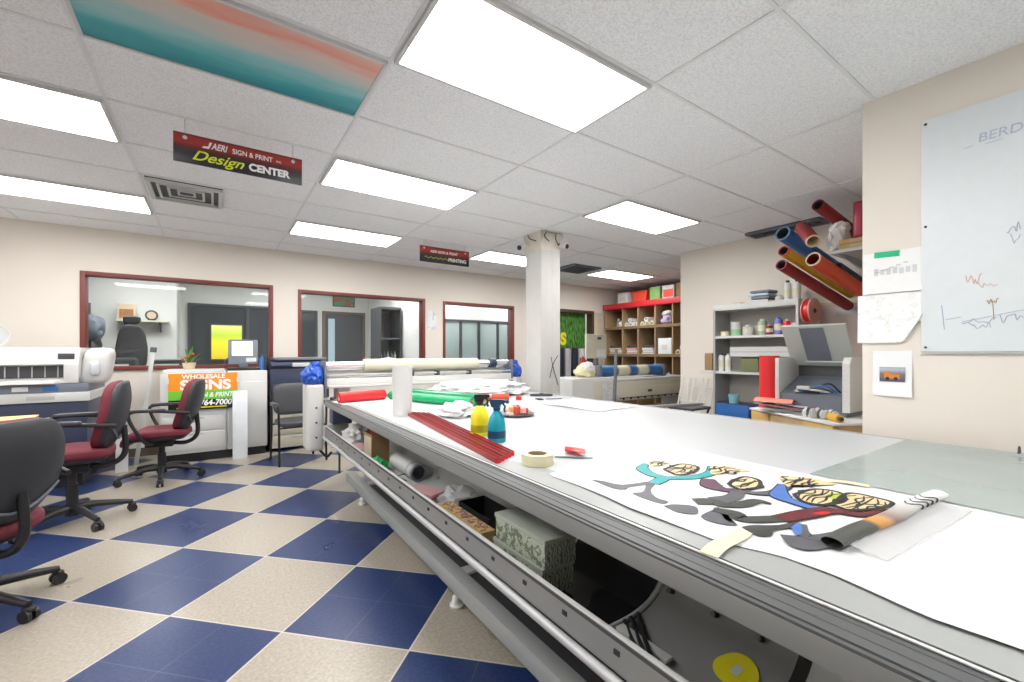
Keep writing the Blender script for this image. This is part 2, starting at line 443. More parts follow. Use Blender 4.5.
vent(5.26, 5.52, 1.9, 2.68, 'long dark air vent in the ceiling above the red tubes', 4)
# hanging signs
def hang_sign(x0, x1, y, z0, z1, lab, big):
    t = thing('hanging_sign', lab, 'sign', ((x0+x1)/2, y, z0)); w = (x1-x0)/2; h = z1-z0
    bm_ = ramp_mat('red_black_sign_%d' % big, 2, [(0, (.012, .014, .02)), (.40, (.02, .02, .025)), (.55, (.12, .02, .02)), (.72, (.42, .035, .025)), (.9, (.36, .03, .025)), (1, (.10, .02, .02))], .3, scale=1/h)
    obj('board', MB().box(-w, w, 0, .012, 0, h, .001), bm_, t)
    for s in (-1, 1):
        obj('hook', MB().tube([(s*w*.84, -.004, h-.03), (s*w*.84, .006, h-.01), (s*w*.84, .006, H+.012-z0)], .004, 8), M_white, t)
        obj('rivet', MB().lathe([(.012, 0), (.011, .003), (.006, .005)], n=12).turn(Matrix.Translation((s*w*.84, -.001, h-.028)) @ Matrix.Rotation(PI/2, 4, 'X')), M_white, t)
    if big:
        obj('lettering', MB().prism([(-w*.60, h*.62), (-w*.50, h*.62), (-w*.45, h*.86), (-w*.49, h*.86), (-w*.51, h*.70), (-w*.58, h*.68)], -.0015, -.0005), M_whitelet, t)
        text('lettering', 'AERI', .056, M_whitelet, t, (-w*.35, -.001, h*.735), shear=.3, bold=.0012, sx=.70)
        text('lettering', 'SIGN & PRINT', .044, M_whitelet, t, (w*.17, -.001, h*.72), bold=.0006, sx=.84)
        text('lettering', 'INC.', .018, M_whitelet, t, (w*.60, -.001, h*.70))
        text('script_lettering', 'Design', .085, M_yellet, t, (-w*.37, -.001, h*.30), shear=.45, bold=.001, sx=1.15)
        text('lettering', 'CENTER', .064, M_whitelet, t, (w*.44, -.001, h*.28), bold=.003)
    else:
        text('lettering', 'AERI SIGN & PRINT', .046, M_whitelet, t, (-w*.05, -.001, h*.70), shear=.2, bold=.001)
        obj('script_lettering', MB().tube([(-w*.82+i*.0205, -.001, h*.30+.013*math.sin(i*1.9)) for i in range(22)], .0035, 5), M_yellet, t)
        text('lettering', 'PRINTING', .062, M_whitelet, t, (w*.50, -.001, h*.28), bold=.002, sx=.95)
hang_sign(-.206, .502, 3.29, 2.417, 2.595, 'red and black hanging sign with yellow script Design and white word CENTER', 1)
hang_sign(2.131, 2.833, 5.11, 2.405, 2.606, 'small far red and black hanging sign reading PRINTING near the column', 0)

# column with cameras
c = thing('column', 'white square boxed column with flared plastered top and loose wires', 'column', (3.31, 4.12, 0)); c['kind'] = 'structure'
q = MB(); q.box(-.15, .15, -.15, .15, 0, H-.20, .006)
q.box(-.142, -.06, -.154, -.149, 0, H-.2).box(.02, .13, -.154, -.149, 0, H-.2)
obj('shaft', q, M_col, c)
fl = MB(); seq = [(.15, H-.20), (.154, H-.14), (.15, H-.09), (.165, H-.03), (.17, H+.012)]
vs, fs = [], []
for w, z in seq: vs += [(-w, -w, z), (w, -w, z), (w, w, z), (-w, w, z)]
for i in range(len(seq)-1): fs += [[i*4+k, i*4+(k+1) % 4, (i+1)*4+(k+1) % 4, (i+1)*4+k] for k in range(4)]
fl._add(vs, fs+[[3, 2, 1, 0]])
obj('capital', fl, mat('tan_plaster', (.66, .62, .54), .8, 0, .15, 14, .3, 30), c)
for pts in ([(-.10, -.19, H), (-.12, -.185, H-.05), (-.05, -.18, H-.10)], [(.05, -.19, H), (.04, -.2, H-.07), (.09, -.19, H-.13), (.11, -.18, H-.10)], [(-.19, .05, H), (-.21, -.02, H-.06), (-.18, -.1, H-.1)],
            [(-.02, -.157, .95), (.03, -.165, 1.12), (.10, -.17, 1.22)], [(0.0, -.157, 1.2), (.04, -.16, 1.05), (.11, -.162, .86)]):
    obj('wire', MB().tube(spline(pts), .006 if pts[0][2] > 2 else .004, 6), M_black if pts[0][2] > 2 else M_dark, c)
for s, lab in ((-1, 'white bullet camera on the left side of the column top'), (1, 'white bullet camera on the right side of the column top')):
    p = (3.31-.25, 4.22, H-.14) if s < 0 else (3.31+.15, 3.92, H-.13)
    t = thing('security_camera', lab, 'camera', p)
    d = Vector((-.85, -.5, -.35)).normalized() if s < 0 else Vector((.2, -1, -.3)).normalized()
    obj('camera_body', MB().tube([-d*.05, d*.045, d*.06], .034, 14, True, [.03, .036, .034]), M_white, t)
    obj('lens', MB().tube([d*.058, d*.07], .027, 14), M_black, t)
    e = Vector((.10, .0, .03)) if s < 0 else Vector((-.05, .05, .03))
    obj('bracket', MB().tube([-d*.03, e], .012, 8), M_white, t)

# ------------------------------------------------------------------ the offices behind the windows
struct('wall_office_back', MB().box(X0, X1, YB, YB+.15, 0, H+.02), M_wallw)
struct('wall_office_divider', MB().box(2.96, 3.06, Y1+.145, YB, 0, H+.02), M_wallw)
struct('wall_office_step', MB().box(-2.2, -.60, 9.4, 9.5, 0, H+.02).box(-.60, -.54, 9.4, YB, 0, H+.02), M_wallw)
for x, y, lab in ((-.9, 8.3, 'office ceiling light seen through the left window'), (1.0, 8.9, 'office ceiling light seen through the left and middle windows'), (2.2, 7.7, 'office ceiling light near the middle window'), (4.2, 8.6, 'office ceiling light seen through the right window'), (6.2, 8.3, 'ceiling light in the entrance behind the green display')):
    t = thing('ceiling_light', lab, 'ceiling light', (x, y, H))
    w, d = .598, .294; f = MB()
    f.box(-w, w, -d, -d+.018, -.004, .022).box(-w, w, d-.018, d, -.004, .022).box(-w, -w+.018, -d+.018, d-.018, -.004, .022).box(w-.018, w, -d+.018, d-.018, -.004, .022)
    obj('frame', f, M_white, t); obj('diffuser', MB().box(-w+.018, w-.018, -d+.018, d-.018, 0.001, .006), E_light2, t)
# inner glazing in the office back wall
def inner_window(n, x0, x1, z0, z1, mull, lab=None, y=YB, gm=None):
    w = empty('window_%d' % n, ((x0+x1)/2, y, z0)); w['kind'] = 'structure'; hw = (x1-x0)/2; hh = z1-z0
    f = MB(); f.box(-hw, hw, -.05, -.001, hh-.05, hh).box(-hw, hw, -.05, -.001, 0, .05).box(-hw, -hw+.05, -.05, -.001, .05, hh-.05).box(hw-.05, hw, -.05, -.001, .05, hh-.05)
    for u in mull: f.box(u-.03-(x0+x1)/2, u+.03-(x0+x1)/2, -.05, -.001, .05, hh-.05)
    obj('window_frame', f, M_dark, w)
    obj('glass_pane', MB().box(-hw+.05, hw-.05, -.02, -.004, .05, hh-.05), gm or mat('dark_night_glass', (.05, .06, .07), .08), w)
inner_window(4, -.42, 1.35, .95, 2.19, (.55,))
inner_window(5, 1.42, 1.86, .95, 2.16, (), )
# poster, shelf and door beyond
t = thing('poster', 'backlit yellow and green poster in the dark inner window', 'poster', (.2, YB-.06, 1.12))
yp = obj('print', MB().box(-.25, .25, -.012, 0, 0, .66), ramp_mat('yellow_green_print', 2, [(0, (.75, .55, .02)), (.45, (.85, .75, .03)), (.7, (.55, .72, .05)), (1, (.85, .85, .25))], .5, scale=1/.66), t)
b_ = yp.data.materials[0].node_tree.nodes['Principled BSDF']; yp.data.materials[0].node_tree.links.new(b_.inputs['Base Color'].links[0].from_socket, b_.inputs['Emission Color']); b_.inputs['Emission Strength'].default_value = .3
obj('frame', MB().box(-.28, .28, -.006, .004, -.03, .69), M_dark, t)
t = thing('wall_shelf', 'small pale wall shelf on the office wall seen through the left window', 'shelf', (-.97, 9.4, 1.75))
obj('board', MB().box(-.33, .33, -.24, -.001, 0, .03, .003), M_cream, t)
for s in (-1, 1): obj('bracket', MB().prism([(-.20, 0), (-.002, 0), (-.002, -.16)], s*.22-.01, s*.22+.01, 'x'), M_dark, t)
t = thing('box', 'small box with a brown picture on the office wall shelf', 'box', (-1.17, 9.27, 1.78)); obj('carton', MB().box(-.11, .11, -.05, .05, 0, .26, .004), M_tan, t)
obj('picture', MB().box(-.085, .085, -.054, -.05, .03, .17), mat('brown_picture', (.40, .18, .08), .5, 0, .6, 14), t)
t = thing('clock', 'small dark round clock on the office wall shelf', 'clock', (-.86, 9.27, 1.78))
obj('case', MB().tube([(0, -.03, .085), (0, .03, .085)], .085, 24), M_dark, t); obj('dial', MB().tube([(0, -.034, .085), (0, -.03, .085)], .06, 24), M_tan, t); obj('foot', MB().box(-.05, .05, -.03, .03, 0, .02, .003), M_dark, t)
t = thing('office_desk', 'white office desk under the left window, on the far side', 'desk', (-.2, 7.55, 0))
obj('desktop', MB().box(-1.15, .95, -.4, .35, 1.005, 1.04, .004), M_white, t)
for x in (-1.1, .9): obj('side_panel', MB().box(x-.02, x+.02, -.36, .33, 0, 1.005), M_white, t)
t = thing('desk_chair', 'tall black office chair back seen through the left window', 'chair', (-1.0, 8.35, 0))
obj('backrest', MB().pad(.18, .05, .34, .5, .4, lambda p: Vector((p.x*(1-.25*max(0, p.z)/.36), p.y+.05*p.z, p.z+1.32))), M_shell, t)
obj('headrest', MB().pad(.10, .035, .06, .6, .5, lambda p: p+Vector((0, .02, 1.73))), M_shell, t)
obj('seat', MB().pad(.25, .25, .05, .5, .4, lambda p: p+Vector((0, -.25, .80))), M_shell, t)
obj('stand', MB().cyl((0, -.22), .03, .06, .76, 12).cyl((0, -.22), .28, 0, .06, 20, .1), M_black, t)
def deskbox(name, lab, cat, x, y, z, w, d, h, mm, slot=True, top=None):
    t = thing(name, lab, cat, (x, y, z))
    obj('case', MB().box(-w/2, w/2, -d/2, d/2, 0, h, .012), mm, t)
    if slot: obj('output_slot', MB().box(-w*.36, w*.36, -d/2-.004, -d/2+.004, h*.35, h*.55), M_lgrey, t)
    obj('lid', MB().box(-w*.46, w*.46, -d*.4, d*.4, h, h+.02, .008), top or M_dark, t)
deskbox('printer', 'low black printer on the office desk below the tall chair back', 'printer', -1.06, 7.45, 1.04, .44, .34, .12, M_black)
deskbox('printer', 'black and grey printer on the office desk to the right of the tall chair', 'printer', -.52, 7.45, 1.04, .36, .32, .11, M_black, True, M_lgrey)
deskbox('cash_drawer', 'dark desktop box on the office desk behind the monitor', 'box', +.35, 7.45, 1.04, .45, .34, .11, M_dark, False)
t = thing('coat_rack', 'dark coats hanging at the left edge of the left window', 'coat rack', (-1.56, 8.95, 0))
obj('pole', MB().cyl((0, 0), .02, 0, 2.0, 10).cyl((0, 0), .2, 0, .03, 20), M_dark, t)
obj('coat', MB().lump((0, 0, 1.15), .17, .17, .42, .22, 2.5, 2., 3, False), M_black, t); obj('coat', MB().lump((.05, -.09, 1.62), .15, .12, .2, .25, 3, 4., 3, False), M_slate, t)
# middle office: picture, doorway, dark cabinet
t = thing('picture', 'small green and red picture above the doorway in the middle window', 'picture', (2.42, YB, 2.30))
obj('print', MB().box(-.22, .22, -.02, -.002, 0, .24), ramp_mat('green_red_print', 0, [(0, (.05, .22, .12)), (.45, (.10, .35, .2)), (.55, (.45, .08, .05)), (.75, (.30, .30, .22)), (1, (.06, .25, .15))], .5, 'Object', ('noise', 9, 3)), t)
obj('frame', MB().box(-.24, .24, -.012, -.001, -.02, .26), M_dark, t)
d = empty('door_1', (2.42, YB, 0)); d['kind'] = 'structure'
f = MB(); f.box(-.46, -.40, -.07, -.001, 0, 2.16).box(.40, .46, -.07, -.001, 0, 2.16).box(-.40, .40, -.07, -.001, 2.10, 2.16)
obj('door_frame', f, mat('brown_door_frame', (.16, .11, .09), .5), d)
obj('door_leaf', MB().box(-.40, .40, -.03, -.005, 0, 2.10), mat('dark_door', (.07, .075, .085), .4), d)
obj('door_pane', MB().box(-.34, -.20, -.036, -.029, .3, 2.0), mat('pale_blue_glass', (.55, .72, .78), .2), d)
t = thing('glass_cabinet', 'dark glazed cabinet at the right side of the middle window', 'cabinet', (2.72, 8.2, 0))
obj('carcass', MB().box(-.2, .2, -.3, .3, 0, .10, .004).box(-.2, .2, .28, .3, .1, 2.05).box(-.2, -.18, -.3, .28, .1, 2.05).box(.18, .2, -.3, .28, .1, 2.05).box(-.2, .2, -.3, .3, 2.05, 2.1, .004), M_dark, t)
for z in (.6, 1.05, 1.5): obj('shelf_board', MB().box(-.18, .18, -.27, .28, z, z+.02), M_slate, t)
for k in range(5): 
    tag(obj('display_bottle', MB().lathe([(.022, 0), (.024, .02), (.024, .13), (.008, .17), (.009, .20)], (2.58+k*.068, 8.06, 1.07), 12), M_slate if k % 2 else M_lgrey), '%s small bottle in the dark glazed cabinet of the middle window' % ('leftmost', 'second', 'centre', 'fourth', 'rightmost')[k], 'bottle', 'cabinet bottles')
t = thing('office_counter', 'white office counter below the middle window, on the far side', 'counter', (1.9, 7.45, 0))
obj('countertop', MB().box(-.85, .75, -.3, .35, .93, .965, .004), M_white, t); obj('body', MB().box(-.82, .72, -.26, .33, 0, .93), M_lgrey, t)
t = thing('crumpled_bag', 'crumpled white bag on the counter beyond the middle window', 'bag', (2.45, 7.42, .965)); obj('bag_body', MB().lump((0, 0, 0), .2, .12, .12, .35, 3.5, 8.), M_paper, t)
# right office glazing
inner_window(6, 4.0, 6.8, .9, 2.02, (4.75, 5.24, 5.78, 6.11), y=9.0, gm=mat('pale_grey_green_glass', (.42, .50, .48), .15))
struct('wall_office_front', MB().box(3.06, X1, 9.0, 9.1, 0, .9).box(3.06, X1, 9.0, 9.1, 2.02, H+.02).box(3.06, 4.0, 9.0, 9.1, .9, 2.02).box(6.8, X1, 9.0, 9.1, .9, 2.02), M_wallw)
t = thing('copier', 'white office copier seen through the right window', 'copier', (4.25, 7.6, 0))
obj('body', MB().box(-.42, .42, -.3, .3, 0, .95, .02), M_lgrey, t); obj('scanner_lid', MB().box(-.40, .40, -.27, .28, .99, 1.07, .02), M_paper, t); obj('deck', MB().box(-.44, .44, -.31, .30, .955, .985, .01), M_dark, t)
for k in range(3): obj('paper_tray', MB().box(-.36, .36, -.312, -.298, .12+.22*k, .30+.22*k, .004), M_offw, t)
tag(obj('wall_notice', MB().sheet(lambda u, v: (2.99+.15*u, Y1-.004-.008*math.sin(PI*u)*v, 1.64+.32*v), 4, 4), ramp_mat('notice_print', 0, [(0, (.85, .85, .85)), (.55, (.82, .83, .86)), (.62, (.45, .52, .66)), (.68, (.84, .84, .85)), (1, (.86, .86, .86))], .6, 'Object', ('noise', 14, 3))), 'white paper notice with faint blue sketches taped between the middle and right windows', 'paper')
# display wall at the right end of the back wall
d = empty('door_2', ((DO[0]+DO[1])/2, Y1, 0)); d['kind'] = 'structure'; hw = (DO[1]-DO[0])/2
f = MB(); f.box(-hw, -hw+.06, -.015, .155, 0, DO[3]).box(hw-.06, hw, -.015, .155, 0, DO[3]).box(-hw+.06, hw-.06, -.015, .155, DO[3]-.06, DO[3])
obj('door_frame', f, mat('dark_brown_frame', (.09, .05, .04), .45), d)
t = thing('grass_display_board', 'upright display board printed with green grass and a yellow letter S beside the column', 'display board', (6.10, 7.02, 0))
M_grass = bpy.data.materials.new('grass_print'); M_grass.use_nodes = True
nt = M_grass.node_tree; b = nt.nodes['Principled BSDF']; tc = nt.nodes.new('ShaderNodeTexCoord'); mp = nt.nodes.new('ShaderNodeMapping'); mp.inputs['Scale'].default_value = (34, 1, 7); mp.inputs['Rotation'].default_value = (0, .15, 0)
nz = nt.nodes.new('ShaderNodeTexNoise'); nz.inputs['Scale'].default_value = 1.; nz.inputs['Detail'].default_value = 4; cr = nt.nodes.new('ShaderNodeValToRGB')
cr.color_ramp.elements[0].position = .36; cr.color_ramp.elements[0].color = (.006, .06, .008, 1); cr.color_ramp.elements[1].position = .68; cr.color_ramp.elements[1].color = (.16, .42, .08, 1)
nt.links.new(tc.outputs['Object'], mp.inputs[0]); nt.links.new(mp.outputs[0], nz.inputs['Vector']); nt.links.new(nz.outputs['Fac'], cr.inputs[0]); nt.links.new(cr.outputs[0], b.inputs['Base Color'])
obj('printed_face', MB().box(-.86, .74, -.02, 0, 1.35, 2.12), M_grass, t)
obj('backing_board', MB().box(-.88, .76, .001, .03, 0, 2.14), M_dark, t)
text('lettering', 'S', .34, mat('yellow_letter', (.85, .72, .03), .4), t, (.09, -.022, 1.53), bold=.02)
for k in range(7):
    tag(obj('metal_tube', MB().cyl((5.42+.2*k, 6.91), .088, 0, 1.335, 20, hollow=.9), (mat('silver_tube', (.55, .56, .58), .28, .3), mat('graphite_tube', (.03, .035, .06), .3, .3))[k % 2] if k < 6 else M_lgrey),
        '%s upright tube standing in front of the green grass display board' % ('silver leftmost', 'dark second', 'silver third', 'dark fourth', 'silver fifth', 'dark sixth', 'grey rightmost')[k], 'tube', 'tubes under the grass board')
t = thing('narrow_mirror', 'narrow pale framed panel between the grass board and the pigeonhole shelf', 'panel', (7.06, Y1, 1.0))
obj('frame', MB().box(-.12, .12, -.03, -.001, 0, 1.13, .004), M_offw, t); obj('inset', MB().box(-.07, .07, -.036, -.03, .12, 1.0), M_tan, t)
tag(obj('wall_sign', MB().box(5.52, 5.86, 6.79, 6.815, 2.30, 2.62, .004), mat('teal_sign', (.0, .32, .27), .4)), 'teal green sign peeking out at the right of the column', 'sign')

# ------------------------------------------------------------------ the big flatbed table
OX, OY = 1.9, 1.5
table = thing('work_table', 'huge white flatbed work table with grooved aluminium edge rail and storage tray', 'table', (*tf(OX, OY), 0), TT)
def tp(name, mb, m, parent=None, label=None):
    if parent is None or parent == table: mb.turn(Matrix.Translation((-OX, -OY, 0)))
    return obj(name, mb, m, parent or table, label=label)
TY0, TY1 = -.95, 4.66
M_mat = mat('grey_table_mat', (.36, .375, .37), .40, 0, .04, 3)
tp('tabletop', MB().box(.924, 2.976, TY0, TY1, .745, .80), M_mat)
tp('edge_seal', MB().box(.912, .924, TY0, TY1, .76, .7985), M_black)
prof = [(.912, .76), (.912, .7985), (.9035, .7985), (.9030, .7975), (.893, .7975), (.8925, .7990), (.889, .7990), (.8885, .7975), (.862, .7975), (.8615, .7985), (.858, .7985), (.8575, .7972), (.832, .7972), (.8315, .7935), (.824, .7935), (.8235, .7965), (.8155, .7965), (.8155, .76)]
tp('grooved_rail', MB().prism(prof, TY0, 4.40), M_alu2)
tp('face_rail', MB().prism([(.8155, .7585), (.8155, .748), (.818, .742), (.93, .742), (.93, .7585)], TY0, 4.40).box(.8135, .8156, TY0, 4.40, .7475, .7905, .0008), mat('pale_aluminium', (.28, .285, .28), .5, .2, .05, 6))
tp('white_strip', MB().box(.9038, .9118, TY0, TY1, .8005, .8025), M_white)
for k, y in enumerate((.33, .62, 1.42, 2.2, 3.0)):
    tp('rail_screw', MB().lathe([(.005, 0), (.005, .002), (.003, .003)], (.8625, y, .7955), 10), M_dark)
tp('side_rail', MB().box(2.977, 2.992, TY0, TY1, .74, .803, .002), M_alu)
tp('end_rail', MB().box(.93, 2.99, TY1, TY1+.02, .72, .802, .002), M_alu)
tp('end_bracket', MB().box(.83, 1.0, 4.12, 4.27, .60, .738, .01), M_navy)
# storage trough below the edge: three lengths of bent sheet
tprof = [(.802, .560), (.808, .53), (.83, .485), (.87, .456), (.93, .444), (1.02, .444), (1.10, .455), (1.17, .49), (1.215, .55), (1.235, .63), (1.24, .735)]
def trough(name, y0, y1, m, dx=0., lab=None):
    P = [p for p in spline([(x, 0, z) for x, z in tprof], 3)]
    outl = [(p.x+dx, p.z) for p in P]+[(p.x+dx-.006 if i > 18 else p.x+dx, p.z-.006) for i, p in reversed(list(enumerate(P)))]
    q = MB()
    n = len(P)
    vs = []
    for y in (y0, y1): vs += [(x, y, z) for x, z in outl]
    m2 = 2*n
    fs = [[i, i+1, m2+i+1, m2+i] for i in range(m2-1)]+[[m2-1, 0, m2, 2*m2-1]]
    for o in (0, m2):
        for i in range(n-1): fs.append([o+i, o+i+1, o+m2-2-i, o+m2-1-i])
    q._add(vs, fs, True)
    return tp(name, q, m, label=lab)
trough('storage_trough', 1.285, 4.25, mat('white_trough', (.58, .59, .58), .45))
trough('storage_trough', .905, 1.28, mat('glossy_black_trough', (.014, .014, .016), .17, spec=1., coat=.6), 0, 'glossy black length of the storage trough')
tr3 = trough('storage_trough', .49, .88, mat('grey_trough', (.27, .27, .265), .45), -.0, 'grey screwed length of the storage trough')
trough('storage_trough', TY0, .46, mat('white_trough', (.58, .59, .58), .45))
tp('trough_rim', MB().tube(spline([(x+.003, .892, z+.004) for x, z in tprof], 3), .007, 8), M_grey)
for y in (.845, .70, .575): tp('trough_screw', MB().tube([(1.185, y, .500), (1.160, y, .513)], .008, 10), M_black)
tp('cable_chain', MB().box(1.13, 1.19, TY0, .88, .70, .735), M_black)
q = MB()
def tz(x):
    P = tprof
    for (x1, z1), (x2, z2) in zip(P, P[1:]):
        if x1 <= x <= x2: return z1+(z2-z1)*(x-x1)/(x2-x1)
    return .5
def disc(cx, cy, r, dz):
    return MB().sheet(lambda u, v: (cx+r*(.02+.98*u)*math.cos(2*PI*v), cy+r*(.02+.98*u)*math.sin(2*PI*v), tz(cx+r*(.02+.98*u)*math.cos(2*PI*v))+dz), 6, 28)
tp('round_sticker', disc(1.075, .587, .052, .004), mat('yellow_sticker', (.80, .72, .02), .5))
tp('sticker_mark', MB().sheet(lambda u, v: (1.06+.035*u, .575+.02*v, tz(1.06+.035*u)+.0055), 4, 2), M_lgrey)
for k in range(3): tp('cable', MB().tube(spline([(1.0+.03*k, .88, .456), (.93+.02*k, .78, .462), (.87+.014*k, .66, .478), (.86+.012*k, .4, .478), (.87, -.5, .475)]), .006, 6), M_black)
tp('bracket_strip', MB().box(.95, .98, .70, .87, .452, .462, .002), M_lgrey)
tp('loose_wire', MB().tube(spline([(1.22, 2.55, .70), (1.12, 2.42, .60), (1.08, 2.40, .50), (1.14, 2.50, .47)]), .003, 6), M_lgrey)
# tray front rail
fr = MB().prism([(.802, .573), (.795, .573), (.786, .492), (.79, .485), (.802, .485)], TY0, 4.25)
tp('tray_rail', fr, mat('satin_aluminium', (.30, .305, .305), .4, .4, .06, 9))
tp('tray_lip', MB().box(.788, .8035, TY0, 4.25, .5732, .5765, .001), M_white)
tp('tray_groove', MB().prism([(.7925, .557), (.7935, .566), (.7960, .566), (.7950, .557)], TY0, 4.24), M_dark)
tp('roller_tube', MB().tube([(.779, TY0, .472), (.779, 4.25, .472)], .0135, 24), mat('polished_tube', (.50, .50, .51), .3, .3))
for k in range(19):
    y = .53+.19*k
    tp('rail_slot', MB().prism([(.7878, .528), (.7888, .540), (.7918, .540), (.7910, .528)], y-.009, y+.009), M_black)
tp('tray_end_cap', MB().box(.775, 1.0, 4.25, 4.275, .45, .58, .006), M_grey)
# under-frame
tp('under_shade_panel', MB().box(1.002, 1.75, TY0, 3.70, .148, .156), M_dark)  # added dark sheet, stands in for the shade on the floor under the table
tp('base_beam', MB().box(.93, 1.0, TY0, 4.05, .095, .173, .003), mat('grey_beam_paint', (.36, .375, .37), .4, .1))
for y in (.25, 1.92, 3.635):
    tp('cross_beam', MB().box(1.0, 2.75, y-.035, y+.035, .10, .168, .003), M_grey)
    for x in (1.32, 2.6): tp('leg', MB().box(x-.04, x+.04, y-.04, y+.04, .168, .745, .003), M_grey)
    for x in (.966, 2.70):
        f = tp('foot', MB().lathe([(.034, 0), (.036, .012), (.026, .02), (.022, .05), (.012, .055), (.012, .096)], (x, y, 0), 18), M_lgrey)
for y in (1.0, 1.92, 3.635): tp('tray_bracket', MB().box(1.05, 1.32, y-.02, y+.02, .40, .43), M_grey)
tp('drop_rod', MB().box(.86, .875, 4.02, 4.035, .18, .45), M_dark)

# things lying in the trough
def on_table(x, y, z=.8009): a, b = tf(x, y); return (a, b, z)
ZT = .4445
t = thing('crumpled_paper', 'crumpled white paper at the far end of the storage tray', 'paper', on_table(.99, 3.98, ZT)); obj('paper_ball', MB().lump((0, 0, 0), .10, .14, .10, .5, 3, 1.), M_paper, t)
tag(obj('pink_pad', MB().box(-.05, .05, -.13, .13, 0, .05, .004), M_pink, None, on_table(.94, 3.56, ZT+.004), TT), 'pink and white paper pad next to the brown box in the tray', 'paper pad')
t = thing('cardboard_box', 'open brown cardboard box standing in the storage tray', 'box', on_table(.965, 3.25, ZT), TT)
obj('carton', MB().box(-.065, .065, -.10, .10, 0, .004).box(-.065, -.061, -.10, .10, .004, .21).box(.061, .065, -.10, .10, .004, .21).box(-.061, .061, -.10, -.096, .004, .21).box(-.061, .061, .096, .10, .004, .21), M_card, t)
obj('flap', MB().box(.0, .09, -.004, 0, 0, .09, rot=Matrix.Rotation(.5, 3, 'X')).turn(Matrix.Translation((-.04, .10, .19))), M_card, t)
obj('printed_side', MB().box(-.0665, -.0655, -.09, .09, .02, .19), mat('worn_white_print', (.60, .52, .42), .7, 0, .3, 20), t)
obj('contents', MB().lump((0, 0, .12), .05, .075, .08, .4, 4, 5.), M_maroon, t)
tag(obj('green_paper', MB().lump((0, 0, 0), .055, .10, .045, .45, 3.5, 3.), mat('green_tissue', (.02, .50, .14), .6), None, on_table(.90, 2.98, ZT+.008)), 'crumpled bright green paper in the tray beside the cardboard box', 'paper')
t = thing('duct_hose', 'silver ribbed duct hose lying in the storage tray', 'duct', on_table(1.02, 2.76, ZT))
n = 40; pr_ = [(.050+.003*(i % 2), -.2+.4*i/n) for i in range(n+1)]
obj('hose', MB().lathe(pr_, n=24, cap=False).turn(Matrix.Translation((0, 0, .056)) @ Matrix.Rotation(PI/2, 4, 'X')), M_lgrey, t)
obj('hose_end', MB().tube([(0, -.205, .056), (0, -.175, .056)], .052, 24, hollow=.8), M_slate, t); obj('clamp_ring', MB().tube([(0, -.13, .056), (0, -.11, .056)], .056, 24, hollow=.9), M_grey, t)
obj('hose_wire', MB().tube(spline([(-.07, -.15, .05), (-.11, -.05, .02), (-.10, .1, .012), (-.08, -.20, .02)]), .004, 6), M_dark, t)
t = thing('sticky_pads', 'stack of pink and white note pads in the middle of the tray', 'paper pads', on_table(.93, 2.24, ZT), .35)
for k in range(3): obj('pad', MB().box(-.055+.004*k, .06-.003*k, -.10, .11, .002+.017*k, .018+.017*k, .002), M_pink if k != 1 else mat('dusty_red_paper', (.55, .17, .2), .6), t)
obj('sleeve', MB().box(-.07, .07, -.14, .10, 0, .002), M_paper, t)
t = thing('plastic_bag', 'clear crumpled plastic bag beside the pink pads', 'bag', on_table(1.03, 2.02, ZT)); obj('bag_body', MB().lump((0, 0, 0), .10, .10, .07, .45, 3, 7.), M_clear, t)
t = thing('label_carton', 'long narrow tan carton with coloured lettering along the tray edge', 'box', on_table(.872, 1.655, ZT+.014), TT)
obj('carton', MB().box(-.032, .030, -.20, .20, 0, .095, .003), mat('tan_carton', (.62, .44, .20), .6), t)
fm = ramp_mat('coloured_print_rows', 0, [(0, (.62, .44, .20)), (.44, (.68, .50, .20)), (.5, (.45, .10, .08)), (.56, (.08, .10, .20)), (.62, (.72, .60, .16)), (1, (.65, .45, .2))], .6, 'Object', ('noise', 38, 2))
obj('printed_side', MB().box(-.0335, -.0325, -.19, .19, .01, .085), fm, t); obj('printed_top', MB().box(-.028, .026, -.19, .19, .0952, .0962), fm, t)
t = thing('black_box', 'open black box standing behind the tan carton in the tray', 'box', on_table(1.0, 1.69, ZT), TT)
obj('box_shell', MB().box(-.07, .07, -.14, .14, 0, .004).box(-.07, -.066, -.14, .14, .004, .11).box(.066, .07, -.14, .14, .004, .11).box(-.066, .066, -.14, -.136, .004, .11).box(-.066, .066, .136, .14, .004, .11), M_black, t)
M_zeb = ramp_mat('leaf_pattern', 0, [(0, (.14, .17, .13)), (.36, (.24, .28, .22)), (.5, (.46, .50, .38)), (.65, (.52, .55, .46)), (1, (.40, .44, .33))], .6, 'Object', ('X', 24, 8))
for k, (z, lab) in enumerate(((0, 'lower box of the two stacked grey leaf-patterned boxes in the tray'), (.1, 'upper box of the two stacked grey leaf-patterned boxes in the tray'))):
    t = thing('patterned_box', lab, 'box', on_table(.93, 1.25-.012*k, ZT+.014+z*.97), TT, 'leaf-patterned boxes')
    obj('carton', MB().box(-.068, .065, -.15, .15, 0, .094, .003), M_zeb, t); obj('lid_flap', MB().box(-.071, .068, -.153, .153, .080, .0955, .002), mat('grey_green_card', (.40, .44, .39), .6), t)
# things under the table
tag(obj('bubble_wrap_roll', MB().tube([(0, 0, 0), (0, 0, .38)], .13, 24, hollow=.35), mat('bubble_film', (.62, .60, .66), .3, 0, .3, 60, .4, 120), None, on_table(1.18, 3.9, 0)), 'roll of bubble wrap on the floor under the far end of the table', 'roll')

